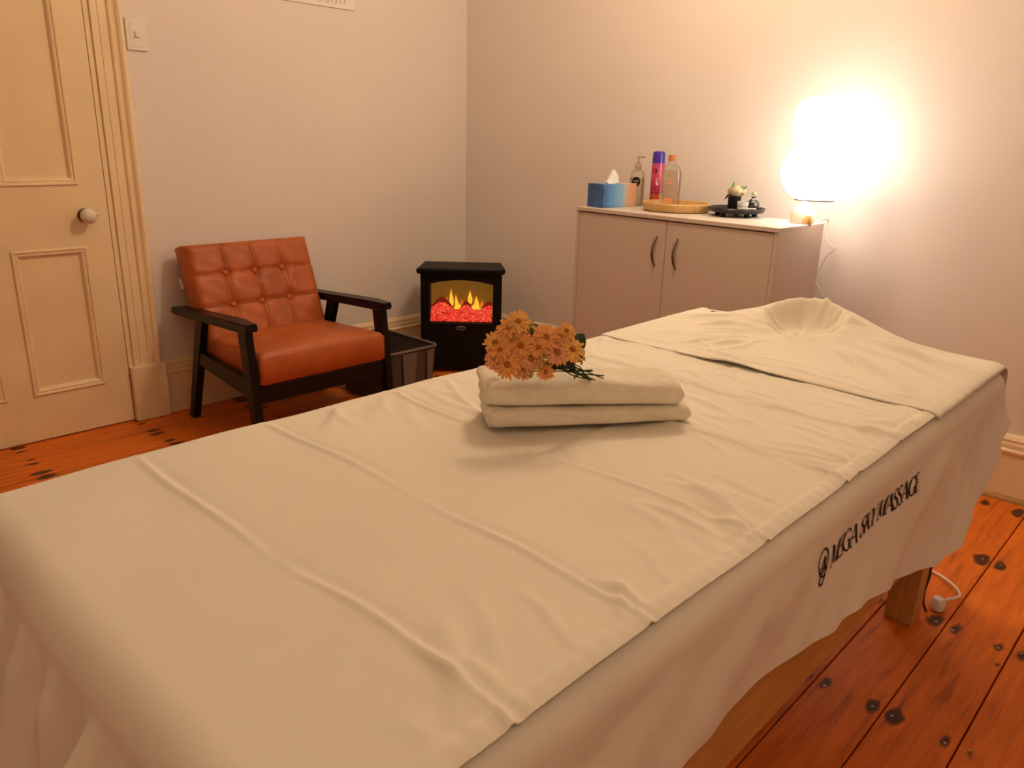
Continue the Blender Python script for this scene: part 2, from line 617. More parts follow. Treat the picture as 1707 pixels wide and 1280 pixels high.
for sy in (-1, 1):
    yy = (hy - .078, hy - .05) if sy > 0 else (-hy + .05, -hy + .078)
    box('end_rail', -hx + .06, hx - .06, yy[0], yy[1], .48, .575, M_PINE_H, tab, .003)

# --- cover: drapes over all four sides
RCO, RAR = 0.085, 0.042
CX0, CX1, CY0, CY1 = 2.095, 2.965, -2.910, -0.945
SIDES = []


def perimeter():
    """list of (x, y, nx, ny) samples round the rounded rectangle, counter-clockwise from the near right corner"""
    pts = []
    st = 0.010

    def line(a, b, n):
        L = math.dist(a, b)
        k = max(2, int(L / st))
        for i in range(k):
            t = i / k
            pts.append((a[0] + (b[0] - a[0]) * t, a[1] + (b[1] - a[1]) * t, *n))

    def arc(c, a0):
        k = 14
        for i in range(k):
            a = a0 + math.pi / 2 * i / k
            pts.append((c[0] + RCO * math.cos(a), c[1] + RCO * math.sin(a), math.cos(a), math.sin(a)))
    line((CX1, CY0 + RCO), (CX1, CY1 - RCO), (1, 0))
    arc((CX1 - RCO, CY1 - RCO), 0)
    line((CX1 - RCO, CY1), (CX0 + RCO, CY1), (0, 1))
    arc((CX0 + RCO, CY1 - RCO), math.pi / 2)
    line((CX0, CY1 - RCO), (CX0, CY0 + RCO), (-1, 0))
    arc((CX0 + RCO, CY0 + RCO), math.pi)
    line((CX0 + RCO, CY0), (CX1 - RCO, CY0), (0, -1))
    arc((CX1 - RCO, CY0 + RCO), -math.pi / 2)
    return pts


def interp(xs, ys, v):
    return float(np.interp(v, xs, ys))


def cover_hem_z(x, y, nx, ny):
    if nx > .8 and y < CY1 - .05:                # right side, seen by the camera
        return interp([-3.0, -2.6, -2.34, -2.13, -1.9, -1.71, -1.60, -1.48, -1.38, -1.28, -1.20, -1.10, -1.03],
                      [.535, .53, .512, .510, .490, .440, .412, .390, .40, .435, .455, .525, .575], y)
    if ny > .1:
        return .575 + .02 * math.sin(x * 9)
    return .44


def cover_pt(x, y, nx, ny, d, dmax):
    """point on the cover at drape length d below the edge"""
    q = math.pi * RAR / 2
    if d <= q:
        th = d / RAR
        o, z = RAR * math.sin(th) - RAR, ZT - RAR + RAR * math.cos(th)
        k = 0
    else:
        k = d - q
        s = y if abs(nx) > .7 else x
        amp = .0
        if nx > .3:
            amp = 1.0
        elif ny > .3:
            amp = 1.0
        far = math.exp(-((y + .96) / .16) ** 2) * (1 if nx + ny > .5 else 0)
        fold = (math.sin(s * 9 + 1.0) * .55 + math.sin(s * 19 + 2.1 + k * 4) * .25 + math.sin(s * 37 + .6 + k * 7 + 2 * math.sin(s * 6)) * .10)
        fold2 = math.sin(s * 55 + k * 6) + .6 * math.sin(s * 91 + 1.3)
        o = .06 * k + amp * k * (.07 * fold + .05) + far * k * (.045 * fold2 + .26)
        o += amp * .006 * math.sin(s * 8 + k * 22) * min(1, k / .05)
        o += amp * min(1, k / .04) * (.0034 * math.sin(17 * s + 9 * k + 1.3 * math.sin(5 * s)) * math.sin(31 * k + 3 * s + 1)
                                      + .0014 * math.sin(63 * s - 22 * k) * math.sin(7 * s + 20 * k) + .0014 * math.sin(41 * s + 55 * k + 2 * math.sin(9 * s)))
        z = ZT - RAR - k * .985
    return (x + nx * o, y + ny * o, z)


per = perimeter()
NR = 46
Pc = np.zeros((len(per) + 1, NR + 6, 3))
for i in range(len(per) + 1):
    px, py, nx, ny = per[i % len(per)]
    hz = cover_hem_z(px, py, nx, ny)
    dmax = (ZT - RAR - hz) / .985 + math.pi * RAR / 2
    for j in range(6):                            # flat rim on top
        ins = RAR + (5 - j + 1) * .02
        Pc[i, j] = (px - nx * ins, py - ny * ins, ZT)
    for j in range(NR):
        d = dmax * j / (NR - 1)
        Pc[i, j + 6] = cover_pt(px, py, nx, ny, d, dmax)
cover = grid_mesh('table_cover', Pc, M_COVER)
bm = bmesh.new()
bm.from_mesh(cover.data)
bmesh.ops.remove_doubles(bm, verts=bm.verts, dist=1e-5)
inner = [e for e in bm.edges if e.is_boundary and min(v.co.z for v in e.verts) > ZT - .001]
bmesh.ops.holes_fill(bm, edges=inner, sides=0)
bmesh.ops.recalc_face_normals(bm, faces=bm.faces)
for f in bm.faces:
    f.smooth = True
bm.to_mesh(cover.data)
bm.free()
tag(cover, 'thin white fitted cover with black lettering hanging over the table sides', 'table cover')


def side_pt(y, k, lift=.0015):
    """printed lettering: y along the right side, k drape length"""
    a = Vector(cover_pt(CX1, y, 1, 0, k, 1))
    b1 = Vector(cover_pt(CX1, y + .004, 1, 0, k, 1))
    b2 = Vector(cover_pt(CX1, y, 1, 0, k + .004, 1))
    n = (b1 - a).cross(b2 - a)
    n.normalize()
    if n.x < 0:
        n = -n
    return a + n * lift


# hand-built serif capitals: strokes ((points), width)
TK, TN = .17, .06
GL = {
    'M': (1.05, [([(.12, 0), (.14, 1)], TN), ([(.14, 1), (.50, .05)], TK), ([(.50, .05), (.86, 1)], TN), ([(.88, 1), (.88, 0)], TK),
                 ([(0, 0), (.25, 0)], TN), ([(.72, 0), (1.02, 0)], TN), ([(.0, 1), (.2, 1)], TN), ([(.82, 1), (1.02, 1)], TN)]),
    'E': (.78, [([(.18, 0), (.18, 1)], TK), ([(.04, 1), (.70, 1), (.70, .78)], TN), ([(.18, .52), (.52, .52)], TN), ([(.52, .38), (.52, .66)], TN),
                ([(.04, 0), (.72, 0), (.74, .26)], TN)]),
    'G': (.95, [([(.82, .74), (.78, .92), (.52, 1.0), (.28, .9)], TN + .02), ([(.28, .9), (.12, .68), (.10, .4), (.24, .12)], TK),
                ([(.24, .12), (.5, 0), (.78, .08)], TN + .02), ([(.78, .08), (.78, .42)], TK), ([(.62, .42), (.94, .42)], TN)]),
    'A': (.95, [([(.10, 0), (.46, 1)], TN), ([(.46, 1), (.82, 0)], TK), ([(.24, .36), (.68, .36)], TN), ([(0, 0), (.24, 0)], TN), ([(.68, 0), (.96, 0)], TN)]),
    'S': (.70, [([(.60, .74), (.56, .94), (.34, 1.0), (.14, .88)], TN + .02), ([(.14, .88), (.14, .66), (.36, .52), (.58, .36), (.58, .14)], TK - .02),
                ([(.58, .14), (.38, 0), (.14, .06), (.08, .28)], TN + .02)]),
    'K': (.92, [([(.18, 0), (.18, 1)], TK), ([(.18, .38), (.74, 1)], TN), ([(.38, .58), (.80, 0)], TK), ([(.04, 0), (.34, 0)], TN), ([(.04, 1), (.34, 1)], TN),
                ([(.62, 1), (.90, 1)], TN), ([(.66, 0), (.94, 0)], TN)]),
    'Y': (.90, [([(.10, 1), (.46, .45)], TK), ([(.46, .45), (.78, 1)], TN), ([(.45, .47), (.45, 0)], TK), ([(0, 1), (.26, 1)], TN), ([(.64, 1), (.92, 1)], TN), ([(.3, 0), (.6, 0)], TN)]),
    ' ': (.42, []),
}


def ribbon(bm, pts, w, fn):
    fine = []
    for a, b_ in zip(pts[:-1], pts[1:]):
        n = max(2, int(math.dist(a, b_) / .12))
        for i in range(n):
            t = i / n
            fine.append((a[0] + (b_[0] - a[0]) * t, a[1] + (b_[1] - a[1]) * t))
    fine.append(pts[-1])
    prev = None
    for i, p in enumerate(fine):
        q0, q1 = fine[max(0, i - 1)], fine[min(len(fine) - 1, i + 1)]
        dx, dy = q1[0] - q0[0], q1[1] - q0[1]
        L = math.hypot(dx, dy) or 1
        ox, oy = -dy / L * w / 2, dx / L * w / 2
        cur = (bm.verts.new(fn(p[0] + ox, p[1] + oy)), bm.verts.new(fn(p[0] - ox, p[1] - oy)))
        if prev:
            bm.faces.new((prev[0], prev[1], cur[1], cur[0]))
        prev = cur


CAP = .034                                          # capital height
T_Y0, T_K0 = -2.030, .024                           # text start along y, drape length of the cap line


def text_fn(u, v):                                  # u,v in cap heights, v=0 baseline
    y = T_Y0 + u * CAP * 1.02 + v * CAP * .15
    return side_pt(y, .066 + T_K0 + (1 - v) * CAP)


bm = bmesh.new()
cu = 0.0
for ch in 'MEGA SKY MASSAGE':
    w, st = GL[ch]
    for pts, sw_ in st:
        if len(pts) > 2 and ch in 'GS':
            pts = [(p.x, p.y) for p in smooth_path([(a, b_, 0) for a, b_ in pts], 4)]
        ribbon(bm, [(cu + a, b_) for a, b_ in pts], sw_, text_fn)
    cu += w * .86
lt = from_bm('lettering', bm, M_INK, cover)
lt['label'] = 'black serif lettering MEGA SKY MASSAGE'
bm = bmesh.new()
el = [(-.75 + .42 * math.cos(a) - .02 * math.sin(a), .55 + .62 * math.sin(a)) for a in [i * 2 * math.pi / 28 for i in range(29)]]
ribbon(bm, el, .09, text_fn)
tail = [(p.x, p.y) for p in smooth_path([(-.42, .30, 0), (-.58, -.08, 0), (-.86, -.34, 0), (-1.10, -.30, 0), (-1.10, -.10, 0), (-.92, .08, 0), (-.40, .30, 0)], 6)]
ribbon(bm, tail, .09, text_fn)
ribbon(bm, [(-1.0, .05), (-.62, .78)], .07, text_fn)
ribbon(bm, [(-.62, .78), (-.55, .18)], .15, text_fn)
ribbon(bm, [(-1.0, .30), (-.5, .30)], .06, text_fn)
em = from_bm('emblem', bm, M_INK, cover)
em['label'] = 'black looped letter A emblem printed before the lettering'
# small print on the far left of the cover
bm = bmesh.new()
for i, (dx, w) in enumerate(((0, .012), (.016, .014), (.036, .010))):
    bm_box(bm, 2.175 + dx, 2.175 + dx + w, -1.022 - .004 * (i % 2), -1.010, ZT + .0142, ZT + .0146)
from_bm('small_print', bm, M_INK, cover)

# --- flat sheet with fold creases
rng = np.random.default_rng(5)


def wrinkle_field(X, Y, segs):
    H = np.zeros_like(X)
    for (ax, ay, bx, by, h, w) in segs:
        dx, dy = bx - ax, by - ay
        L = math.hypot(dx, dy)
        t = ((X - ax) * dx + (Y - ay) * dy) / (L * L)
        dist = ((X - ax) * dy - (Y - ay) * dx) / L
        dist = dist + .004 * np.sin(t * 7 + ax * 30)
        taper = np.clip(1 - (2 * t - 1) ** 2, 0, None)
        H += h * np.exp(-(dist / w) ** 2) * taper
    return H


S_X0, S_X1, S_Y0, S_Y1 = 2.092, 2.945, -2.918, -1.0      # left edge, right hem, near edge, far end
SR = .044
xs = np.concatenate([np.arange(S_X0 + SR - .17, 2.90, .0075), np.arange(2.90, S_X1, .004), [S_X1]])
ys = np.arange(S_Y0 + SR - .36, S_Y1, .0042)
X, Y = np.meshgrid(xs, ys, indexing='ij')
segs = []
for i in range(46):                                       # ripples running in from the right hem
    y0 = rng.uniform(-2.75, -1.45)
    L = rng.uniform(.06, .22)
    an = rng.normal(0.25, .35)
    segs.append((2.935, y0, 2.935 - L * math.cos(an), y0 + L * math.sin(an), rng.uniform(.001, .0036) * (1 if rng.random() < .75 else -1), rng.uniform(.006, .014)))
for i in range(40):                                       # wrinkles along the left edge, denser at the far end
    y0 = -1.05 - 1.3 * rng.random() ** 1.6
    L = rng.uniform(.08, .3)
    an = rng.normal(-.5, .4)
    segs.append((2.13, y0, 2.13 + L * math.cos(an), y0 + L * math.sin(an), rng.uniform(.001, .004), rng.uniform(.006, .014)))
for i in range(60):                                       # far half, in front of the face cloth
    x0, y0 = rng.uniform(2.2, 2.9), rng.uniform(-1.95, -1.40)
    L = rng.uniform(.08, .22)
    an = rng.normal(-.15, .3)
    segs.append((x0, y0, x0 + L * math.cos(an), y0 + L * math.sin(an), rng.uniform(.0008, .0026), rng.uniform(.005, .011)))
H = 1.5 * wrinkle_field(X, Y, segs)
H += .0030 * np.sin(X * 9 + 1.3 * np.sin(Y * 4)) * np.sin(Y * 7 + .8) + .0012 * np.sin(X * 23 + Y * 11) * np.sin(Y * 17 - X * 6)
for yc, gaps in ((-2.687, (2.47, 2.64)), (-2.463, (2.42, 2.62)), (-2.203, (2.40, 2.68)), (-1.935, (2.2, 2.3)), (-1.690, (2.0, 2.05))):
    wob = yc + .006 * np.sin(X * 7 + yc * 9) + .003 * np.sin(X * 19)
    strength = 1 - .85 * np.exp(-((X - sum(gaps) / 2) / ((gaps[1] - gaps[0]) * .55)) ** 2)
    dd = Y - wob
    ovh = np.clip((X - 2.12) / .05, .15, 1)
    H += ovh * strength * (.0040 * np.exp(-(dd / .0048) ** 2) + .0018 * np.exp(-np.abs(dd) / .02) - .0022 * np.exp(-((dd - .012) / .009) ** 2))
cw = 2.547 - .045 * np.clip((Y + 2.2) / .6, 0, 1) + .003 * np.sin(Y * 8)
onb = np.clip((Y + 2.93) / .1, 0, 1)
H += onb * (-.0026 * np.exp(-((X - cw) / .008) ** 2) + .0020 * np.exp(-((X - cw - .018) / .014) ** 2))
hemf = np.exp(-((X - 2.917) / .0045) ** 2)
H += -.0012 * hemf + .0016 * (X > 2.921) + .0006 * np.sin(Y * 240) * np.exp(-((X - 2.93) / .012) ** 2)
H = np.maximum(H, -.0035) * (1 - .85 * np.clip((Y + 1.50) / .02, 0, 1))
Hs = H + .0062
ax = np.maximum(X, S_X0 + SR)
ay = np.maximum(Y, S_Y0 + SR)
dX = np.maximum(S_X0 + SR - X, 0)
dY = np.maximum(S_Y0 + SR - Y, 0)
d = np.hypot(dX, dY)
dn = np.where(d > 1e-9, d, 1)
ux, uy = -dX / dn, -dY / dn
q = math.pi * SR / 2
th = np.minimum(d / SR, math.pi / 2)
k = np.maximum(d - q, 0)
fold = .5 + .5 * np.sin(X * 31 + 1.2 * np.sin(X * 9) + 2.0)
fold = fold ** 1.6 + .25 * (1 + np.sin(X * 70 + 1))
ang = np.arctan2(dY, dX + 1e-9)
corner = ((dX > 0) & (dY > 0))
cf = np.where(corner, .5 + .5 * np.sin(ang * 9 + 1), fold)
out = SR * np.sin(th) + k * .03 + np.minimum(k, .25) * .20 * cf
out += (dX == 0) * np.clip(k / .05, 0, 1) * (.030 * np.exp(-((X - 2.615) / .010) ** 2) + .018 * np.exp(-((X - 2.50) / .012) ** 2) + .016 * np.exp(-((X - 2.40) / .010) ** 2) + .02 * np.exp(-((X - 2.30) / .012) ** 2))
px = ax + ux * out
py = ay + uy * out
roll = np.clip((X - (CX1 - RAR)) / RAR, 0, .95)
pz = ZT - SR * (1 - np.cos(th)) - k * .99 + Hs * np.cos(th) - RAR * (1 - np.sqrt(1 - roll ** 2))
px = px + ux * Hs * np.sin(th)
py = py + uy * Hs * np.sin(th)
sheet = grid_mesh('flat_sheet', np.stack([px, py, pz], -1), M_SHEET)
tag(sheet, 'large white sheet with square fold creases covering the table top', 'bed sheet')
sol = sheet.modifiers.new('thickness', 'SOLIDIFY')
sol.thickness = .0022
sol.offset = -1

# --- face cloth draped over a horseshoe face cushion at the far end
fx0, fx1, fy0, fy1 = 2.128, 2.953, -1.497, -0.948
FR = .045
xs = np.arange(fx0, fx1 + .001, .005)
ys = np.arange(fy0, fy1 - FR + .19, .005)
X, Y = np.meshgrid(xs, ys, indexing='ij')
fcx, fcy = 2.500, -1.105
rx = (X - fcx)
ry = (Y - fcy)
rho = np.hypot(rx, ry * 1.12)
phi = np.arctan2(ry, rx)
R0 = .112
inner = np.exp(-((rho - R0) / .036) ** 2)
outer = np.exp(-np.abs(rho - R0) / (.090 + .05 * (np.cos(phi) > 0) * np.cos(phi) ** 2))
ridge = np.where(rho < R0, inner, outer)
ridge = .5 * ridge + .5 * np.where(rho < R0, inner, np.exp(-((rho - R0) / .11) ** 2))
hgt = .058 + .027 * np.sin(phi) + .006 * np.cos(phi - 2.6)
notch = np.exp(-(((phi + 1.95 + math.pi) % (2 * math.pi) - math.pi) / .40) ** 2)
hgt = hgt * (1 - .35 * notch)
Hf = hgt * ridge
Hf += .0016 * np.exp(-((rho - .080) / .045) ** 2) * np.sin(phi * 7 + 1.6 * np.sin(phi * 3 + .5) + rho * 30)
Hf += .0010 * np.exp(-((rho - .10) / .05) ** 2) * np.sin(phi * 19 + rho * 40 + 1)
segs = []
for i in range(26):                                       # tension folds running to the right corner
    a0 = rng.normal(-.25, .28)
    r1 = rng.uniform(.15, .2)
    r2 = rng.uniform(.30, .52)
    segs.append((fcx + r1 * math.cos(a0), fcy + r1 * math.sin(a0), fcx + r2 * math.cos(a0 + rng.normal(0, .12)), fcy + r2 * math.sin(a0 - .1),
                 rng.uniform(.0015, .0045), rng.uniform(.006, .013)))
for i in range(22):
    a0 = rng.uniform(-math.pi, -1.6)
    r1 = rng.uniform(.12, .18)
    r2 = rng.uniform(.24, .42)
    a1 = a0 + rng.normal(-.25, .2)
    segs.append((fcx + r1 * math.cos(a0), fcy + r1 * math.sin(a0), fcx + r2 * math.cos(a1), fcy + r2 * math.sin(a1),
                 rng.uniform(.001, .004), rng.uniform(.006, .012)))
for i in range(16):                                       # flat wrinkles by the near hem
    x0, y0 = rng.uniform(2.15, 2.8), rng.uniform(-1.47, -1.36)
    L = rng.uniform(.1, .3)
    segs.append((x0, y0, x0 + L, y0 + rng.normal(-.02, .03), rng.uniform(.001, .003), rng.uniform(.005, .010)))
for i in range(22):                                       # irregular gathers inside the hollow and over its rim
    a0 = rng.uniform(-math.pi, math.pi)
    r1, r2 = rng.uniform(.01, .06), rng.uniform(.09, .16)
    a1 = a0 + rng.normal(0, .45)
    segs.append((fcx + r1 * math.cos(a0), fcy + r1 * math.sin(a0), fcx + r2 * math.cos(a1), fcy + r2 * math.sin(a1),
                 rng.uniform(.002, .005) * (1 if rng.random() < .7 else -1), rng.uniform(.005, .010)))
Hf += 2.1 * wrinkle_field(X, Y, segs)
Hf += .0025 * np.sin(X * 11 + 2) * np.sin(Y * 9)
Hf = np.maximum(Hf, -.002) + .0105
hem = np.minimum(np.minimum(Y - fy0, fx1 - X), X - fx0)
Hf += .0018 * (hem < .014)
dY = np.maximum(Y - (fy1 - FR), 0)
th = np.minimum(dY / FR, math.pi / 2)
k = np.maximum(dY - math.pi * FR / 2, 0)
ay = np.minimum(Y, fy1 - FR)
roll = np.clip((X - (CX1 - RAR)) / RAR, 0, .95)
py = ay + FR * np.sin(th) + k * (.25 + .2 * np.sin(X * 40)) + Hf * np.sin(th) * .6
pz = ZT - FR * (1 - np.cos(th)) - k * .97 + Hf * np.cos(th) - RAR * (1 - np.sqrt(1 - roll ** 2))
fcl = grid_mesh('face_cloth', np.stack([X, py, pz], -1), M_SHEET)
tag(fcl, 'white cloth draped over a raised face cushion at the far end of the table', 'cloth')
sol = fcl.modifiers.new('thickness', 'SOLIDIFY')
sol.thickness = .003
sol.offset = -1

# ------------------------------------------------------------------ folded towels
TP0 = Vector((2.435, -2.209, 0))
TU = Vector((.593, .805, 0)).normalized()
TV = Vector((-TU.y, TU.x, 0))


def towel(name, label, length, depth, t_l, t_r, z_l, z_r, s0, v0, seed, layers):
    o = thing(name, label, 'towel', (TP0.x, TP0.y, .70), math.atan2(TU.y, TU.x), 'folded towels on the table')
    rs = np.random.default_rng(seed)
    nu, nv = 60, 56
    ph = rs.uniform(0, 6, 8)
    P = np.zeros((nu, nv + 1, 3))
    for i in range(nu):
        u = i / (nu - 1)
        s = s0 + length * u
        t = t_l + (t_r - t_l) * u
        zb = z_l + (z_r - z_l) * u
        e = min(u, 1 - u) * length                       # distance to the end
        er = .016
        sh = 1 - (1 - math.sqrt(max(0.0, 1 - (1 - min(e / er, 1)) ** 2))) * .75
        for j in range(nv + 1):
            a = 2 * math.pi * j / nv
            c, sn = math.cos(a), math.sin(a)
            n = 4.2
            rr = (abs(c) ** n + abs(sn) ** n) ** (-1 / n)
            v = rr * c * depth / 2
            z = rr * sn * t / 2
            # soft uneven terry folds
            w = .0022 * math.sin(s * 21 + ph[0] + 2 * c) + .0014 * math.sin(s * 47 + ph[1] + sn * 3) + .0016 * math.sin(s * 9 + ph[2])
            bul = 1 + .05 * math.sin(s * 13 + ph[3])
            P[i, j] = (s, v0 + depth / 2 + v * bul * (.92 + .08 * sh) + w * abs(c), zb + t / 2 + (z * sh + w * (1 if sn > 0 else .0) * abs(sn)))
    # end layers: grooves on the end faces
    ob = grid_mesh('folded_body', P, M_TOWEL, o)
    bm_ = bmesh.new()
    bm_.from_mesh(ob.data)
    bmesh.ops.remove_doubles(bm_, verts=bm_.verts, dist=1e-6)
    bmesh.ops.holes_fill(bm_, edges=[e_ for e_ in bm_.edges if e_.is_boundary], sides=0)
    bmesh.ops.recalc_face_normals(bm_, faces=bm_.faces)
    for f_ in bm_.faces:
        f_.smooth = True
    bm_.to_mesh(ob.data)
    bm_.free()
    # separate folded layers showing at the left end
    for L in range(layers):
        za_ = z_l + t_l * L / layers + .0008
        zb_ = z_l + t_l * (L + 1) / layers - .0008
        box('folded_layer', s0 - .003 - .003 * (L % 2), s0 + .03, v0 + .008 + .003 * (L % 2), v0 + depth - .010, za_, zb_, M_TOWEL, o, (zb_ - za_) * .46, 3)
    return o


towel('folded_towel', 'lower of the two folded cream towels, lying on the sheet', .372, .125, .040, .030, .0125, .0115, -.002, .000, 2, 2)
towel('folded_towel', 'upper of the two folded cream towels, under the flowers', .360, .115, .050, .044, .0535, .0425, -.008, .002, 4, 2)

# ------------------------------------------------------------------ bouquet lying on the towels
M_PETAL = [mat('petal_peach', (0.85, 0.36, 0.11), .6, .2, var=.12, vscale=90),
           mat('petal_apricot', (0.88, 0.46, 0.13), .6, .2, var=.12, vscale=90),
           mat('petal_pink', (0.84, 0.37, 0.18), .6, .2, var=.12, vscale=90)]
M_FCENT = mat('flower_centre_brown', (0.42, 0.13, 0.025), .8, .2, bump=.6, bscale=900)
M_LEAF = mat('dark_leaf', (0.018, 0.040, 0.014), .4, .5, var=.3, vscale=40)
M_STEM = mat('green_stem', (0.04, 0.06, 0.02), .6, .3)
M_FILL = mat('yellow_filler', (0.50, 0.36, 0.08), .7, .2, var=.2, vscale=80)
BC = Vector((2.462, -2.143, .838))
bq = thing('flower_bouquet', 'small bouquet of peach artificial daisies lying on the towels', 'bouquet', BC)
flowers = [(864.5, 538, 1.05, 1), (849.5, 549.5, 1.1, 0), (828, 572, 1.1, 1), (836, 584, .95, 0), (827, 598, 1.0, 2), (848, 608, 1.15, 0),
           (869, 577, 1.15, 0), (886, 598, 1.1, 2), (909.5, 563, 1.2, 0), (932, 562, .9, 2), (927.5, 588, 1.2, 2), (952, 583, 1.15, 1),
           (909, 619, .75, 0), (858, 602, .9, 0), (943, 553, .8, 1), (897, 580, .9, 0), (873, 617, .8, 2)]
random.seed(12)
view = (BC - CAM).normalized()
ZTOW = .79
fpos = []


def petal_mesh(rad, np_, seed):
    rr = random.Random(seed)
    verts, faces = [], []
    for k in range(np_):
        a = 2 * math.pi * k / np_ + rr.uniform(-.08, .08)
        ln = rad * rr.uniform(.88, 1.08)
        wd = rad * .115
        lift = rr.uniform(.05, .38)
        ring = []
        for (t, w) in ((.16, .45), (.5, .95), (.8, 1.0), (.95, .6), (1.0, .12)):
            r = ln * t
            z = ln * (lift * t - .30 * t * t) + .0006 * (k % 3)
            for sgn, dz in ((-1, .0), (0, -.10 * wd / .003 * .001), (1, .0)):
                ox = sgn * wd * w
                ring.append((r * math.cos(a) - ox * math.sin(a), r * math.sin(a) + ox * math.cos(a), z + (-.0007 if sgn == 0 else 0)))
        b0 = len(verts)
        verts += ring
        for i in range(4):
            for j in range(2):
                p_ = b0 + i * 3 + j
                faces.append((p_, p_ + 1, p_ + 4, p_ + 3))
    return verts, faces


for i, (px_, py_, sc, kind) in enumerate(flowers):
    dr = pix_ray(px_, py_)
    t = (BC - CAM).dot(view) / dr.dot(view)
    P = CAM + dr * t
    off = P - BC
    rr_ = min(1.0, off.length / .10)
    P = P - view * (.045 * math.sqrt(max(0, 1 - rr_ * rr_)) + random.uniform(-.006, .006))
    rad = .0200 * sc
    if P.z < ZTOW + .012:
        P.z = ZTOW + .012
    nrm = ((P - BC) * 6 - view * 1.0 + Vector((random.uniform(-.25, .25), random.uniform(-.25, .25), .35 + random.uniform(-.2, .2)))).normalized()
    rot = nrm.to_track_quat('Z', 'Y').to_matrix().to_4x4() @ Matrix.Rotation(random.uniform(0, 6), 4, 'Z')
    v_, f_ = petal_mesh(rad * 1.06, 21, i)
    fl = from_data('flower_head', v_, f_, M_PETAL[kind], bq)
    fl.matrix_local = Matrix.Translation(P - BC) @ rot
    v2, f2 = petal_mesh(rad * .74, 15, i + 50)
    v2 = [(a, b_, c + .0022) for a, b_, c in v2]
    from_data('inner_petals', v2, f2, M_PETAL[kind], fl)
    lathe('flower_centre', [(rad * .25, -.001), (rad * .27, .003), (rad * .18, .0052), (rad * .05, .006)], M_FCENT, fl, seg=12)
    fpos.append((P, nrm))
# stems
tie = BC + Vector((.050, .060, -.022))
ends = [Vector((2.528, -2.068, .800)), Vector((2.540, -2.066, .798)), Vector((2.548, -2.052, .802)), Vector((2.520, -2.050, .806)), Vector((2.512, -2.080, .799))]
for i, (P, nrm) in enumerate(fpos):
    e = ends[i % 5] + Vector((random.uniform(-.006, .006), random.uniform(-.006, .006), random.uniform(0, .004)))
    a = P - nrm * .003
    b_ = a.lerp(tie, .5) - nrm * .006
    tube('stem', [a - BC, b_ - BC, tie - BC + Vector((random.uniform(-.008, .008), random.uniform(-.008, .008), random.uniform(-.008, .008))), e - BC], .0011, M_STEM, bq, 5, 5)


def leaf(base, tip, width, nrm, mt):
    base, tip, nrm = Vector(base), Vector(tip), Vector(nrm).normalized()
    ax_ = tip - base
    sd = ax_.cross(nrm).normalized()
    verts, faces = [], []
    n = 8
    for i in range(n + 1):
        t = i / n
        w = width * math.sin(math.pi * min(1, t * .93 + .05)) ** .8
        c = base + ax_ * t + nrm * (.12 * ax_.length * math.sin(math.pi * t))
        verts += [c - sd * w + nrm * w * .25, c, c + sd * w + nrm * w * .25]
    for i in range(n):
        for j in range(2):
            p_ = i * 3 + j
            faces.append((p_, p_ + 1, p_ + 4, p_ + 3))
    return verts, faces


def px_at(px_, py_, push):
    dr = pix_ray(px_, py_)
    t = (BC - CAM).dot(view) / dr.dot(view)
    P = CAM + dr * t + view * push
    P.z = max(P.z, ZTOW + .007)
    return P


for (a, b_, w, push) in (((946, 602), (974, 556), .017, .020), ((950, 605), (976, 585), .010, .015), ((915, 600), (940, 615), .010, -.012),
                         ((925, 606), (955, 612), .010, -.004), ((905, 604), (925, 618), .009, -.016), ((885, 560), (880, 545), .009, .02),
                         ((896, 572), (884, 588), .009, -.01), ((940, 612), (960, 604), .009, .0), ((895, 556), (915, 548), .008, .03)):
    A, B = px_at(*a, push), px_at(*b_, push)
    v_, f_ = leaf(A - BC, B - BC, w, -view + Vector((0, 0, .6)), M_LEAF)
    from_data('leaf', v_, f_, M_LEAF, bq)
# filler sprigs: small yellow-green buds on wiry stalks
for (c_, n_, rad_, push) in (((884, 545), 26, 13, .010), ((905, 585), 24, 12, -.03), ((880, 617), 22, 12, -.03), ((903, 600), 20, 12, -.03),
                             ((968, 600), 14, 7, .0), ((857, 566), 14, 10, -.02), ((872, 553), 12, 9, -.01)):
    bm = bmesh.new()
    cpos = px_at(c_[0], c_[1], push + .03) - BC
    for i in range(n_):
        an, r_ = random.uniform(0, 6.28), rad_ * math.sqrt(random.random())
        P = px_at(c_[0] + r_ * math.cos(an), c_[1] + r_ * math.sin(an), push - .012 + random.uniform(-.012, .012)) - BC
        bmesh.ops.create_icosphere(bm, subdivisions=1, radius=random.uniform(.0016, .0029), matrix=Matrix.Translation(P))
        if i % 2 == 0:
            tube('', [cpos, (cpos + P) / 2 + Vector((0, 0, .004)), P], .0005, None, None, 4, 3, bm)
    from_bm('filler_sprig', bm, M_FILL, bq, True)

# ------------------------------------------------------------------ armchair
ch = thing('armchair', 'tan leather button-back armchair with black wooden arms and legs', 'armchair', (0.40, -1.420, 0))
CHX = -0.40


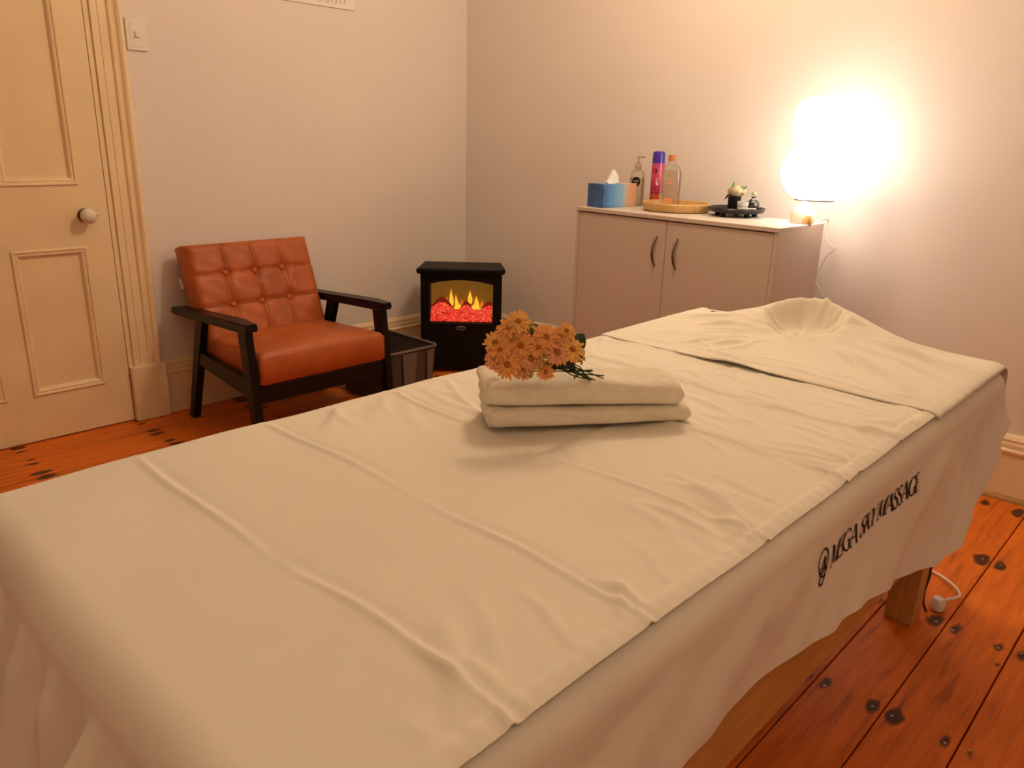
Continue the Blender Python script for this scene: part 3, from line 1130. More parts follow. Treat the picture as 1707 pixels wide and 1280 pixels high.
def chair_pad(name, fn, nu, nv, material):
    """closed cushion: fn(u,v,side) -> point ; side 0 front .. 1 back"""
    verts, faces = [], []
    A = [[fn(i / nu, j / nv, 0) for j in range(nv + 1)] for i in range(nu + 1)]
    B = [[fn(i / nu, j / nv, 1) for j in range(nv + 1)] for i in range(nu + 1)]
    idA, idB = {}, {}
    for i in range(nu + 1):
        for j in range(nv + 1):
            idA[i, j] = len(verts)
            verts.append(A[i][j])
    for i in range(nu + 1):
        for j in range(nv + 1):
            idB[i, j] = len(verts)
            verts.append(B[i][j])
    for i in range(nu):
        for j in range(nv):
            faces.append((idA[i, j], idA[i + 1, j], idA[i + 1, j + 1], idA[i, j + 1]))
            faces.append((idB[i, j], idB[i, j + 1], idB[i + 1, j + 1], idB[i + 1, j]))
    for i in range(nu):
        faces.append((idA[i, 0], idB[i, 0], idB[i + 1, 0], idA[i + 1, 0]))
        faces.append((idA[i, nv], idA[i + 1, nv], idB[i + 1, nv], idB[i, nv]))
    for j in range(nv):
        faces.append((idA[0, j], idA[0, j + 1], idB[0, j + 1], idB[0, j]))
        faces.append((idA[nu, j], idB[nu, j], idB[nu, j + 1], idA[nu, j + 1]))
    bm_ = bmesh.new()
    vv = [bm_.verts.new(p) for p in verts]
    for f in faces:
        bm_.faces.new([vv[k_] for k_ in f])
    bmesh.ops.remove_doubles(bm_, verts=bm_.verts, dist=1e-5)
    return from_bm(name, bm_, material, ch, True)


BW = .290                                             # half width of the cushions
bcols = [.27, .50, .73]
brows = [.36, .68]                                    # along height


def back_frame_pt(u, v):
    """u across (0 = camera-left), v up; centre line of front face"""
    y = -BW + 2 * BW * u
    z = .345 + .395 * v
    x_ = .278 - .150 * v
    return x_ + CHX, y, z


def edge_round(u, v, r):
    e = min(u, 1 - u, v, 1 - v)
    return math.sqrt(max(0, 1 - (1 - min(1, e / r)) ** 2)) if e < r else 1.0


def back_fn(u, v, side):
    x_, y, z = back_frame_pt(u, v)
    nx_, nz_ = .95, .316
    if side == 0:
        h = .016
        for bu in bcols:
            h -= .010 * math.exp(-((u - bu) / .016) ** 2) * (1 if v > 0.02 else 0)
        for bv in brows:
            h -= .009 * math.exp(-((v - bv) / .022) ** 2)
        for bu in bcols:
            for bv in brows:
                h -= .014 * math.exp(-(((u - bu) / .045) ** 2 + ((v - bv) / .06) ** 2))
        h += .002 * math.sin(u * 31 + v * 13) * math.sin(v * 23)
        er = edge_round(u, v, .07)
        h = h * er - .022 * (1 - er)
    else:
        er = edge_round(u, v, .05)
        h = -.098 - .006 * er + .018 * (1 - er)
    return (x_ + nx_ * h, y, z + nz_ * h)


bk = chair_pad('backrest', back_fn, 64, 48, M_LEATHER)
for bu in bcols:
    for bv in brows:
        x_, y, z = back_frame_pt(bu, bv)
        b_ = lathe('button', [(.012, -.004), (.0125, .001), (.010, .0045), (.004, .006)], M_LEATHER, bk, seg=14)
        b_.location = (x_ - .004, y, z)
        b_.rotation_euler = (0, math.radians(71.6), 0)
# narrow seam cords down the backrest front
for bu in bcols:
    pts = []
    for i in range(25):
        p = back_fn(bu, .03 + .94 * i / 24, 0)
        pts.append((p[0] + .0004, p[1], p[2]))
    tube('seam', pts, .0021, mat('seam_dark', (0.16, 0.035, 0.01), .6), bk, 5, 1)
for bv in brows:
    pts = []
    for i in range(33):
        p = back_fn(.03 + .94 * i / 32, bv, 0)
        pts.append((p[0] + .0004, p[1], p[2]))
    tube('seam', pts, .0019, MATS['seam_dark'], bk, 5, 1)
tg = box('care_tag', -.001, .001, -.010, .012, -.022, .022, M_PAPER, bk)
tg.location = (.100 + CHX, -BW - .004, .575)
tg.rotation_euler = (0, math.radians(-18), math.radians(20))


def seat_fn(u, v, side):
    y = -BW + 2 * BW * u
    x_ = .215 + (.705 - .215) * v
    er = edge_round(u, v, .07)
    if side == 0:
        z = .366 + .028 * v + .016 * (1 - (2 * u - 1) ** 2) * (1 - (2 * v - 1) ** 4)
        z += .0012 * math.sin(u * 17 + v * 9) * math.sin(v * 21 + 1)
        z -= .024 * (1 - er)
    else:
        z = .262 + .010 * (1 - er)
    return (x_ + CHX, y, z)


chair_pad('seat_cushion', seat_fn, 44, 40, M_LEATHER)
for sgn in (-1, 1):
    yc = sgn * .312
    # arm: long tapered board with clipped ends
    bm = bmesh.new()
    out_l = [(.050, .452), (.070, .447), (.66, .478), (.700, .482), (.706, .490), (.704, .512), (.60, .512), (.10, .482), (.052, .474)]
    wv = [.020, .024, .030, .024, .022, .022, .030, .026, .020]
    a = [bm.verts.new((x_ + CHX, yc - w, z)) for (x_, z), w in zip(out_l, wv)]
    c = [bm.verts.new((x_ + CHX, yc + w, z)) for (x_, z), w in zip(out_l, wv)]
    bm.faces.new(a)
    bm.faces.new(c[::-1])
    for i in range(len(a)):
        j = (i + 1) % len(a)
        bm.faces.new((a[i], c[i], c[j], a[j]))
    bmesh.ops.bevel(bm, geom=list(bm.edges), offset=.003, segments=2, affect='EDGES')
    from_bm('armrest', bm, M_BLACKWOOD, ch)

    def leg(name, xb, xt, zt, wb, wt):
        hexa(name, [(xb - wb + CHX, yc - .016, 0), (xb + wb + CHX, yc - .016, 0), (xb + wb + CHX, yc + .016, 0), (xb - wb + CHX, yc + .016, 0)],
             [(xt - wt + CHX, yc - .016, zt), (xt + wt + CHX, yc - .016, zt), (xt + wt + CHX, yc + .016, zt), (xt - wt + CHX, yc + .016, zt)],
             M_BLACKWOOD, ch, .003)
    leg('leg', .137, .300, .470, .020, .030)
    leg('leg', .708, .645, .484, .021, .032)
    hexa('side_rail', [(.25 + CHX, yc - .012, .262), (.25 + CHX, yc + .012, .262), (.672 + CHX, yc + .012, .215), (.672 + CHX, yc - .012, .215)],
         [(.26 + CHX, yc - .012, .318), (.26 + CHX, yc + .012, .318), (.668 + CHX, yc + .012, .288), (.668 + CHX, yc - .012, .288)], M_BLACKWOOD, ch, .002)
box('front_rail', .664 + CHX, .692 + CHX, -.310, .310, .192, .262, M_BLACKWOOD, ch, .003)
box('rear_rail', .215 + CHX, .243 + CHX, -.310, .310, .235, .300, M_BLACKWOOD, ch, .003)

# ------------------------------------------------------------------ fabric bin
BX0, BX1, BY0, BY1, BH = .215, .640, -1.050, -.765, .255
bn = thing('storage_bin', 'open taupe fabric storage bin between the armchair and the heater', 'storage bin', ((BX0 + BX1) / 2, (BY0 + BY1) / 2, 0))
bx_, by_ = (BX1 - BX0) / 2, (BY1 - BY0) / 2


def rrect(hx_, hy_, r, n=6):
    pts = []
    for cx_, cy_, a0 in ((hx_ - r, hy_ - r, 0), (-hx_ + r, hy_ - r, 90), (-hx_ + r, -hy_ + r, 180), (hx_ - r, -hy_ + r, 270)):
        for i in range(n + 1):
            a = math.radians(a0 + 90 * i / n)
            pts.append((cx_ + r * math.cos(a), cy_ + r * math.sin(a)))
    return pts


def ring_loft(name, rings, material, parent, closed_bottom=True, closed_top=False, smooth=True):
    verts, faces = [], []
    n = len(rings[0])
    for rg in rings:
        verts += rg
    for i in range(len(rings) - 1):
        for k_ in range(n):
            k2 = (k_ + 1) % n
            faces.append((i * n + k_, i * n + k2, (i + 1) * n + k2, (i + 1) * n + k_))
    if closed_bottom:
        faces.append(tuple(range(n))[::-1])
    if closed_top:
        faces.append(tuple((len(rings) - 1) * n + k_ for k_ in range(n)))
    o = from_data(name, verts, faces, material, parent, smooth)
    if smooth:
        o.data.set_sharp_from_angle(angle=math.radians(40))
    return o


rings = []
for (s, z) in ((.88, 0), (.88, .004), (.94, .12), (.985, BH - .004), (.955, BH - .004), (.91, .12), (.85, .010)):
    rings.append([(p[0], p[1], z) for p in rrect(bx_ * s, by_ * s, .03)])
ring_loft('bin_body', rings, M_BIN, bn, True, True)
rim = [(p[0], p[1], BH) for p in rrect(bx_ * .985, by_ * .985, .03)]
tube('rim_binding', rim + [rim[0]], .0075, mat('taupe_binding', (0.16, 0.12, 0.095), .8, .2), bn, 8, 1)
# strap handle hanging on the side facing the camera
for (yy0, w) in ((-.035, .085), (.085, .040)):
    hexa('handle_strap', [(bx_ * .955 + .004, yy0 - w * .33, .075), (bx_ * .955 + .009, yy0 - w * .33, .075), (bx_ * .955 + .009, yy0 + w * .33, .075), (bx_ * .955 + .004, yy0 + w * .33, .075)],
         [(bx_ + .002, yy0 - w / 2, BH - .01), (bx_ + .008, yy0 - w / 2, BH - .01), (bx_ + .008, yy0 + w / 2, BH - .01), (bx_ + .002, yy0 + w / 2, BH - .01)],
         MATS['taupe_binding'], bn, .001)

# ------------------------------------------------------------------ electric stove heater in the corner
hd = .50
ht = thing('stove_heater', 'black electric stove heater with glowing flame window in the corner', 'heater', (hd * .7071, -hd * .7071, 0), math.radians(45))
HW, HD0, HD1 = .208, -.10, .105
box('back_panel', -HW, HW, HD1 - .02, HD1, .03, .525, M_BLACK, ht)
for s in (-1, 1):
    box('side_panel', min(s * HW, s * (HW - .018)), max(s * HW, s * (HW - .018)), HD0 + .016, HD1 - .02, .03, .525, M_BLACK, ht, .002)
    box('foot', min(s * .19, s * .15), max(s * .19, s * .15), HD0 + .01, HD0 + .05, 0, .03, M_BLACK, ht, .004)
    box('foot', min(s * .19, s * .15), max(s * .19, s * .15), HD1 - .06, HD1 - .02, 0, .03, M_BLACK, ht, .004)
box('base_panel', -HW + .018, HW - .018, HD0 + .016, HD1 - .02, .03, .05, M_BLACK, ht)
# front frame with an arched window
WX, WZ0, WZ1 = .163, .268, .472
bm = bmesh.new()
nA = 16


def frame_strip(y):
    top = []
    for i in range(nA + 1):
        x_ = -WX + 2 * WX * i / nA
        z = WZ1 + .022 * (1 - (x_ / WX) ** 2)
        top.append((x_, y, z))
    return top


for (y, flip) in ((HD0, False), (HD0 + .016, True)):
    tp = [bm.verts.new(p) for p in frame_strip(y)]
    up_ = [bm.verts.new((p[0], y, .527)) for p in frame_strip(y)]
    tl_, trr = bm.verts.new((-HW, y, .527)), bm.verts.new((HW, y, .527))
    bl_, br_ = bm.verts.new((-HW, y, .03)), bm.verts.new((HW, y, .03))
    wl, wr = bm.verts.new((-WX, y, WZ0)), bm.verts.new((WX, y, WZ0))
    wlb, wrb = bm.verts.new((-WX, y, .03)), bm.verts.new((WX, y, .03))
    for i in range(nA):
        bm.faces.new((tp[i], tp[i + 1], up_[i + 1], up_[i]))
    bm.faces.new((tl_, bl_, wlb, wl, tp[0], up_[0]))
    bm.faces.new((trr, up_[-1], tp[-1], wr, wrb, br_))
    bm.faces.new((wl, wlb, wrb, wr))
    loop_in = [wl] + tp + [wr]
    loop_out = [bl_, tl_, trr, br_]
    if not flip:
        L1, O1 = loop_in, loop_out
    else:
        for a_, b_ in ((L1, loop_in), (O1, loop_out)):
            for i in range(len(a_)):
                j = (i + 1) % len(a_)
                bm.faces.new((a_[i], a_[j], b_[j], b_[i]))
from_bm('front_frame', bm, M_BLACK, ht)
# hood: wide slab, narrower at the back, clipped front corners
hood = [(-.226, HD0 - .026), (.205, HD0 - .026), (.224, HD0 - .006), (.205, HD1), (-.205, HD1)]
bm = bmesh.new()
lv = [[bm.verts.new((x_ * s, y * s2, z)) for x_, y in hood] for (s, s2, z) in ((.97, .97, .527), (1.0, 1.0, .538), (1.0, 1.0, .550), (.975, .975, .556))]
bm.faces.new(lv[0][::-1])
bm.faces.new(lv[-1])
for a_, b_ in zip(lv[:-1], lv[1:]):
    for i in range(5):
        j = (i + 1) % 5
        bm.faces.new((a_[i], a_[j], b_[j], b_[i]))
from_bm('hood', bm, M_BLACK, ht)


def ember_mat():
    m, nt, b = new_mat('glowing_embers')
    tc = nt.nodes.new('ShaderNodeTexCoord')
    mp = nt.nodes.new('ShaderNodeMapping')
    mp.inputs['Scale'].default_value = (1.6, 1, 1)
    v = nt.nodes.new('ShaderNodeTexNoise')
    v.inputs['Scale'].default_value = 85
    v.inputs['Detail'].default_value = 3
    v.inputs['Distortion'].default_value = 1.4
    lk(nt, tc.outputs['Object'], mp.inputs[0])
    lk(nt, mp.outputs[0], v.inputs['Vector'])
    r = nt.nodes.new('ShaderNodeValToRGB')
    e = r.color_ramp.elements
    e[0].position = .36
    e[0].color = (0.25, .003, .001, 1)
    e[1].position = .72
    e[1].color = (1.0, .30, .18, 1)
    k_ = e.new(.50)
    k_.color = (0.90, .020, .008, 1)
    lk(nt, v.outputs[0], r.inputs[0])
    b.inputs['Base Color'].default_value = (.1, .01, .005, 1)
    lk(nt, r.outputs[0], b.inputs['Emission Color'])
    b.inputs['Emission Strength'].default_value = 1.15
    return m


M_EMBER = ember_mat()
M_LOG = emit_mat('dull_log_glow', (0.16, .006, .004), .8)
M_FLAME = emit_mat('flame_yellow', (1.0, .55, .045), 1.15)
M_FLAME2 = emit_mat('flame_orange', (.85, .26, .02), .75)
M_GLOW = emit_mat('amber_screen', (.20, .095, .012), .75)
box('flame_screen', -WX, WX, .02, .024, WZ0, WZ1 + .03, M_GLOW, ht)
box('firebox_floor', -WX, WX, HD0 + .016, .02, WZ0 - .012, WZ0, M_DARKIN, ht)
for s in (-1, 1):
    box('firebox_side', min(s * WX, s * (WX + .006)), max(s * WX, s * (WX + .006)), HD0 + .016, .02, WZ0, WZ1 + .01, M_DARKIN, ht)


def bed_top(x_):
    t = x_ / WX
    m1 = .116 * math.exp(-((t + .64) / .46) ** 2)
    m2 = .098 * math.exp(-((t - .14) / .27) ** 2)
    m3 = .096 * math.exp(-((t - .88) / .32) ** 2)
    return max(m1, m2, m3, .052)


nx_, nz_ = 60, 14
P = np.zeros((nx_ + 1, nz_ + 1, 3))
for i in range(nx_ + 1):
    x_ = -WX + .003 + (2 * WX - .006) * i / nx_
    hgt_ = bed_top(x_) * .60 + .020
    for j in range(nz_ + 1):
        v = j / nz_
        P[i, j] = (x_, HD0 + .028 + .055 * v ** 1.5 + .004 * math.sin(i * 1.9) * v + .003 * math.sin(j * 2.3 + i), WZ0 + .004 + hgt_ * v)
grid_mesh('ember_bed', P, M_EMBER, ht)
P = np.zeros((nx_ + 1, 5, 3))
for i in range(nx_ + 1):
    x_ = -WX + .003 + (2 * WX - .006) * i / nx_
    for j in range(5):
        v = j / 4
        P[i, j] = (x_, HD0 + .086 + .010 * v, WZ0 + .002 + bed_top(x_) * (.55 + .46 * v))
grid_mesh('log_ridge', P, M_LOG, ht)


def flame(cx_, z0, h, w, y, lean, material):
    o_l, o_r = [], []
    n = 10
    for i in range(n + 1):
        t = i / n
        ww = w * (math.sin(math.pi * (t * .72 + .28)) ** 1.3) * (1 - t * .15)
        c_ = cx_ + lean * t * t + .12 * w * math.sin(t * 6)
        o_l.append((c_ - ww, z0 + h * t))
        o_r.append((c_ + ww, z0 + h * t))
    poly = o_l + o_r[::-1][1:]
    return prism('flame', poly, (0, y, 0), (1, 0, 0), (0, 0, 1), (0, 1, 0), 0, .003, material, ht)


for (t, zt, zb, w, lean, mt) in ((-.345, .425, .335, .0085, .000, M_FLAME), (-.17, .395, .320, .0075, -.004, M_FLAME), (-.10, .352, .300, .026, .0, M_FLAME),
                                 (.255, .418, .352, .0095, .003, M_FLAME), (.47, .390, .320, .0105, .001, M_FLAME), (.44, .350, .300, .026, .0, M_FLAME),
                                 (.03, .372, .330, .007, -.006, M_FLAME2), (-.50, .385, .360, .005, .003, M_FLAME2), (.60, .362, .325, .005, .004, M_FLAME2), (.66, .376, .340, .004, .003, M_FLAME2)):
    flame(t * WX, zb, (zt - zb) * 1.06, w * 1.3, .004 + .004 * random.random(), lean, mt)
box('window_glass', -WX - .002, WX + .002, HD0 + .017, HD0 + .019, WZ0 - .004, WZ1 + .03, M_FIREGLASS, ht)
badge = lathe('badge', [(.026, 0), (.026, .002), (.022, .004)], mat('badge_metal', (0.16, 0.14, 0.13), .4, metal=.7), ht, seg=28, sy=.5)
badge.rotation_euler = (math.pi / 2, 0, 0)
badge.location = (0, HD0, .243)
bm = bmesh.new()
bm_box(bm, -.016, .016, -.003, .002, .0035, .0046)
from_bm('badge_bar', bm, M_BLACK, badge)
tag_c = thing('heater_cord', 'thin dark cable running from behind the heater along the skirting', 'cable', (0, 0, 0))
tube('cable', [(.46, -.10, .20), (.56, -.075, .24), (.66, -.06, .235), (.78, -.06, .19), (.90, -.07, .09), (1.02, -.10, .012), (1.12, -.14, .006)], .004,
     mat('dark_cable', (0.03, 0.02, 0.015), .5), tag_c)

# ------------------------------------------------------------------ white cabinet
ZC = 0.92
CA = math.radians(-2.97)
cw_, cd_ = .944, .341
fl_, fr_ = Vector((1.165, -.438, 0)), Vector((2.108, -.487, 0))
du = Vector((math.cos(CA), math.sin(CA), 0))
dv = Vector((-math.sin(CA), math.cos(CA), 0))
cab = thing('cabinet', 'white two-door cabinet with bow handles against the lamp wall', 'cabinet', (fl_ + du * cw_ / 2 + dv * cd_ / 2), CA)
hw, hd_ = cw_ / 2, cd_ / 2
box('cabinet_top', -hw, hw, -hd_, hd_, ZC - .016, ZC, M_LAMINATE, cab, .0012, 1)
for s in (-1, 1):
    box('side_panel', min(s * hw, s * (hw - .016)), max(s * hw, s * (hw - .016)), -hd_ + .004, hd_, 0, ZC - .0162, M_LAMINATE, cab, .0008, 1)
box('back_panel', -hw + .016, hw - .016, hd_ - .006, hd_, .05, ZC - .0165, M_LAMINATE, cab)
box('kick_board', -hw + .016, hw - .016, -hd_ + .03, -hd_ + .045, 0, .06, M_LAMINATE, cab)
box('bottom_shelf', -hw + .016, hw - .016, -hd_ + .02, hd_ - .006, .06, .076, M_LAMINATE, cab)
for s in (-1, 1):
    x0, x1 = (.0012, hw - .018) if s > 0 else (-hw + .018, -.0012)
    dr_ = box('cabinet_door', x0, x1, -hd_ + .006, -hd_ + .0225, .062, ZC - .0205, M_LAMINATE, cab, .0012, 1)
    hx_ = .056 if s > 0 else -.044
    pts = []
    for i in range(13):
        t = i / 12
        pts.append((hx_, -hd_ + .008 - .026 * math.sin(math.pi * t) ** .8, ZC - .083 - .118 * t))
    tube('handle', pts, lambda t: .0035 + .0018 * math.sin(math.pi * t), M_CHROME, dr_, 8, 1)


def on_top(name, label, cat, x_, y_, rz=0, group=None, z=ZC):
    return thing(name, label, cat, (x_, y_, z), rz, group)


# tissue box
def tissue_mat():
    m, nt, b = new_mat('tissue_box_print')
    tc = nt.nodes.new('ShaderNodeTexCoord')
    n = nt.nodes.new('ShaderNodeTexNoise')
    n.inputs['Scale'].default_value = 22
    n.inputs['Detail'].default_value = 4
    n.inputs['Distortion'].default_value = .8
    lk(nt, tc.outputs['Object'], n.inputs['Vector'])
    sep = nt.nodes.new('ShaderNodeSeparateXYZ')
    lk(nt, tc.outputs['Object'], sep.inputs[0])
    ma = nt.nodes.new('ShaderNodeMath')
    ma.operation = 'MULTIPLY_ADD'
    ma.inputs[1].default_value = .35
    lk(nt, n.outputs[0], ma.inputs[0])
    mr = nt.nodes.new('ShaderNodeMapRange')
    mr.inputs[1].default_value = -.11
    mr.inputs[2].default_value = .11
    mr.inputs[3].default_value = -.18
    mr.inputs[4].default_value = .82
    lk(nt, sep.outputs[1], mr.inputs[0])
    lk(nt, mr.outputs[0], ma.inputs[2])
    r = nt.nodes.new('ShaderNodeValToRGB')
    e = r.color_ramp.elements
    e[0].position = .0
    e[0].color = (.035, .10, .30, 1)
    e[1].position = 1
    e[1].color = (.75, .48, .25, 1)
    for pos, c_ in ((.25, (.10, .30, .62, 1)), (.48, (.20, .45, .72, 1)), (.62, (.42, .55, .58, 1)), (.74, (.75, .45, .30, 1))):
        k_ = e.new(pos)
        k_.color = c_
    lk(nt, ma.outputs[0], r.inputs[0])
    lk(nt, r.outputs[0], b.inputs['Base Color'])
    b.inputs['Roughness'].default_value = .35
    return m


tb = on_top('tissue_box', 'blue printed tissue box with a white tissue pulled up', 'tissue box', 1.247, -.300, math.radians(-7))
box('carton', -.047, .047, -.102, .102, 0, .098, tissue_mat(), tb, .0012, 1)
P = np.zeros((25, 9, 3))
for i in range(25):
    a = 2 * math.pi * i / 24
    for j in range(9):
        v = j / 8
        r_ = (1 - v) ** .7
        P[i, j] = (.014 * r_ * math.cos(a) * (1 + .3 * math.sin(a * 5 + v * 5)) + .004 * v, .038 * r_ * math.sin(a) * (1 + .18 * math.sin(a * 7 + 2)) + .004 * math.sin(v * 4), .0975 + .060 * v + .004 * math.sin(a * 3) * (1 - v))
grid_mesh('tissue', P, M_TISSUE, tb)

# pump bottle
pb = on_top('pump_bottle', 'clear pump bottle with a round black label behind the tissue box', 'bottle', 1.268, -.148)
lathe('bottle_body', [(.030, 0), (.033, .004), (.033, .135), (.030, .146), (.016, .156), (.013, .160), (.013, .166)], M_GLASS, pb, seg=28)
lathe('liquid', [(.0295, .003), (.0315, .006), (.0315, .118), (.030, .119)], glass_mat('clear_liquid', (.93, .88, .80)), pb, seg=28)
pc = lathe('pump_collar', [(.0145, .160), (.0145, .178), (.010, .184), (.005, .186), (.005, .204)], glass_mat('clear_plastic', (.90, .84, .78)), pb, seg=20)
box('pump_nozzle', -.008, .030, -.007, .007, .204, .214, mat('frosted_plastic', (.75, .62, .52), .4, trans=.4), pc, .003)
lbm = bmesh.new()
for (r_, nm) in ((.020, 0),):
    cv = []
    for i in range(24):
        a = 2 * math.pi * i / 24
        w_ = .0195 * math.cos(a)
        an = math.radians(-64) + w_ / .0335
        cv.append(lbm.verts.new((.0337 * math.cos(an), .0337 * math.sin(an), .104 + .021 * math.sin(a))))
    lbm.faces.new(cv)
lb = from_bm('round_label', lbm, M_INK, pb)
lbm = bmesh.new()
for zz, ww, hh in ((.1055, .0125, .0022), (.097, .005, .0012)):
    vs4 = []
    for du_, dz_ in ((-ww, 0), (-ww / 3, 0), (ww / 3, 0), (ww, 0), (ww, hh), (ww / 3, hh), (-ww / 3, hh), (-ww, hh)):
        an = math.radians(-64) + du_ / .0335
        vs4.append(lbm.verts.new((.0341 * math.cos(an), .0341 * math.sin(an), zz + dz_ + .15 * du_)))
    lbm.faces.new(vs4)
from_bm('label_print', lbm, M_PAPER, lb)

# aerosol can


def can_mat():
    m, nt, b = new_mat('can_print')
    tc = nt.nodes.new('ShaderNodeTexCoord')
    sep = nt.nodes.new('ShaderNodeSeparateXYZ')
    lk(nt, tc.outputs['Object'], sep.inputs[0])
    n = nt.nodes.new('ShaderNodeTexNoise')
    n.inputs['Scale'].default_value = 30
    lk(nt, tc.outputs['Object'], n.inputs['Vector'])
    ma = nt.nodes.new('ShaderNodeMath')
    ma.operation = 'MULTIPLY_ADD'
    ma.inputs[1].default_value = .05
    lk(nt, n.outputs[0], ma.inputs[0])
    lk(nt, sep.outputs[2], ma.inputs[2])
    r = nt.nodes.new('ShaderNodeValToRGB')
    e = r.color_ramp.elements
    e[0].position = .0
    e[0].color = (.10, .01, .03, 1)
    e[1].position = .22
    e[1].color = (.42, .05, .24, 1)
    for pos, c_ in ((.05, (.22, .012, .05, 1)), (.068, (.65, .10, .02, 1)), (.085, (.30, .012, .06, 1)), (.12, (.50, .03, .13, 1)), (.17, (.72, .07, .16, 1))):
        k_ = e.new(pos)
        k_.color = c_
    lk(nt, ma.outputs[0], r.inputs[0])
    lk(nt, r.outputs[0], b.inputs['Base Color'])
    b.inputs['Roughness'].default_value = .22
    b.inputs['Coat Weight'].default_value = .4
    return m


ca = on_top('aerosol_can', 'pink and red aerosol can with a purple cap', 'spray can', 1.368, -.142)
lathe('can_body', [(.026, 0), (.0275, .003), (.0275, .180), (.0262, .188)], can_mat(), ca, seg=32)
lathe('can_cap', [(.0272, .186), (.0272, .192), (.0262, .224), (.0245, .232), (.018, .235), (.004, .236)], mat('purple_cap', (.06, .025, .42), .25, .5, coat=.4), ca, seg=32)


def can_patch(name, poly, ang0, rad, material, parent):
    b_ = bmesh.new()
    vv = [b_.verts.new((rad * math.cos(math.radians(ang0) + u / rad), rad * math.sin(math.radians(ang0) + u / rad), z)) for u, z in poly]
    b_.faces.new(vv)
    return from_bm(name, b_, material, parent)


can_patch('can_emblem', [(.010 * math.cos(a), .152 + .013 * math.sin(a)) for a in [i * math.pi / 9 for i in range(18)]], -84, .0279, M_INK, ca)
can_patch('can_print', [(-.004, .10), (.006, .092), (.015, .112), (.008, .128), (-.002, .122)], -62, .0279, mat('can_white', (.75, .6, .62), .4), ca)
can_patch('can_flash', [(-.010, .066), (.010, .066), (.010, .074), (-.010, .072)], -70, .0279, mat('can_orange', (.8, .2, .02), .4), ca)

# round wooden tray
wt = on_top('wooden_tray', 'round light wooden tray holding the clear bottle', 'tray', 1.525, -.222)
lathe('tray_body', [(.124, 0), (.134, .004), (.140, .016), (.141, .032), (.138, .036), (.133, .034), (.128, .016), (.120, .010), (.002, .010)], M_TRAYWOOD, wt, seg=56)

# clear bottle with orange cap
cb = on_top('clear_bottle', 'clear flat bottle with an orange cap standing on the wooden tray', 'bottle', 1.483, -.215, math.radians(31), None, ZC + .0102)
prof = [(.80, 0), (.92, .004), (1.0, .012), (1.0, .135), (.93, .152), (.72, .168), (.42, .178), (.36, .182), (.36, .196)]
rings = []
for s, z in prof:
    rings.append([(p[0], p[1], z) for p in rrect(max(.013, .043 * s), max(.013, .024 * s), max(.0128, .021 * s), 6)])
ring_loft('bottle_body', rings, M_GLASS, cb, True, True)
rings = [[(p[0], p[1], z) for p in rrect(.040 * s, .021 * s, .018 * s, 6)] for s, z in ((.9, .006), (1, .014), (1, .142), (.9, .152))]
ring_loft('liquid', rings, glass_mat('peach_liquid', (.95, .88, .82)), cb, True, True)
cp = lathe('bottle_cap', [(.0165, .188), (.0165, .212), (.015, .214)], mat('orange_cap', (.62, .22, .08), .3, .5, var=.1), cb, seg=28)
M_OPRINT = mat('orange_print', (.72, .30, .12), .6)
box('front_label', -.020, .012, -.0247, -.0242, .018, .040, M_OPRINT, cb)
for i in range(2):
    for j in range(2):
        box('printed_glyph', -.012 + .011 * i, -.004 + .011 * i, -.0247, -.0242, .098 + .013 * j, .107 + .013 * j, M_OPRINT, cb)

# black tray on feet
bt = on_top('black_tray', 'round black tray on small feet holding the flower pot', 'tray', 1.790, -.205)
lathe('tray_body', [(.088, .014), (.104, .018), (.112, .032), (.110, .035), (.106, .033), (.098, .022), (.002, .020)], mat('black_lacquer', (.010, .010, .013), .3, .5), bt, seg=48)
for i in range(5):
    a = math.radians(-100 + 72 * i)
    lathe('foot', [(.010, 0), (.011, .004), (.010, .016)], M_BLACK, bt, seg=14, loc=(.075 * math.cos(a), .075 * math.sin(a), 0))
TZ = ZC + .0202
fp = on_top('flower_pot', 'small black pot with cream roses and green leaves', 'flower pot', 1.776, -.200, 0, None, TZ)
lathe('pot', [(.023, 0), (.0245, .002), (.0255, .056), (.0235, .056), (.022, .040), (.002, .040)], M_BLACK, fp, seg=28)
M_ROSE = mat('cream_rose', (.80, .68, .42), .6, .2, var=.06, vscale=60)


def rose(parent, c, r, seed):
    rr2 = random.Random(seed)
    verts, faces = [], []
    for lay in range(4):
        rad = r * (1 - .2 * lay)
        for k_ in range(5):
            a0 = k_ * 2 * math.pi / 5 + lay * .6
            for i in range(5):
                for j in range(5):
                    t, s_ = i / 4, (j / 4 - .5)
                    a = a0 + s_ * 1.5
                    rr3 = rad * math.sin(.35 + 1.25 * t) * (1 + .05 * rr2.random())
                    verts.append((c[0] + rr3 * math.cos(a), c[1] + rr3 * math.sin(a), c[2] + r * (-.55 + 1.05 * t * (1 - .9 * s_ * s_) + .10 * lay)))
            b0 = len(verts) - 25
            for i in range(4):
                for j in range(4):
                    p_ = b0 + i * 5 + j
                    faces.append((p_, p_ + 1, p_ + 6, p_ + 5))
    return from_data('rose', verts, faces, M_ROSE, parent)


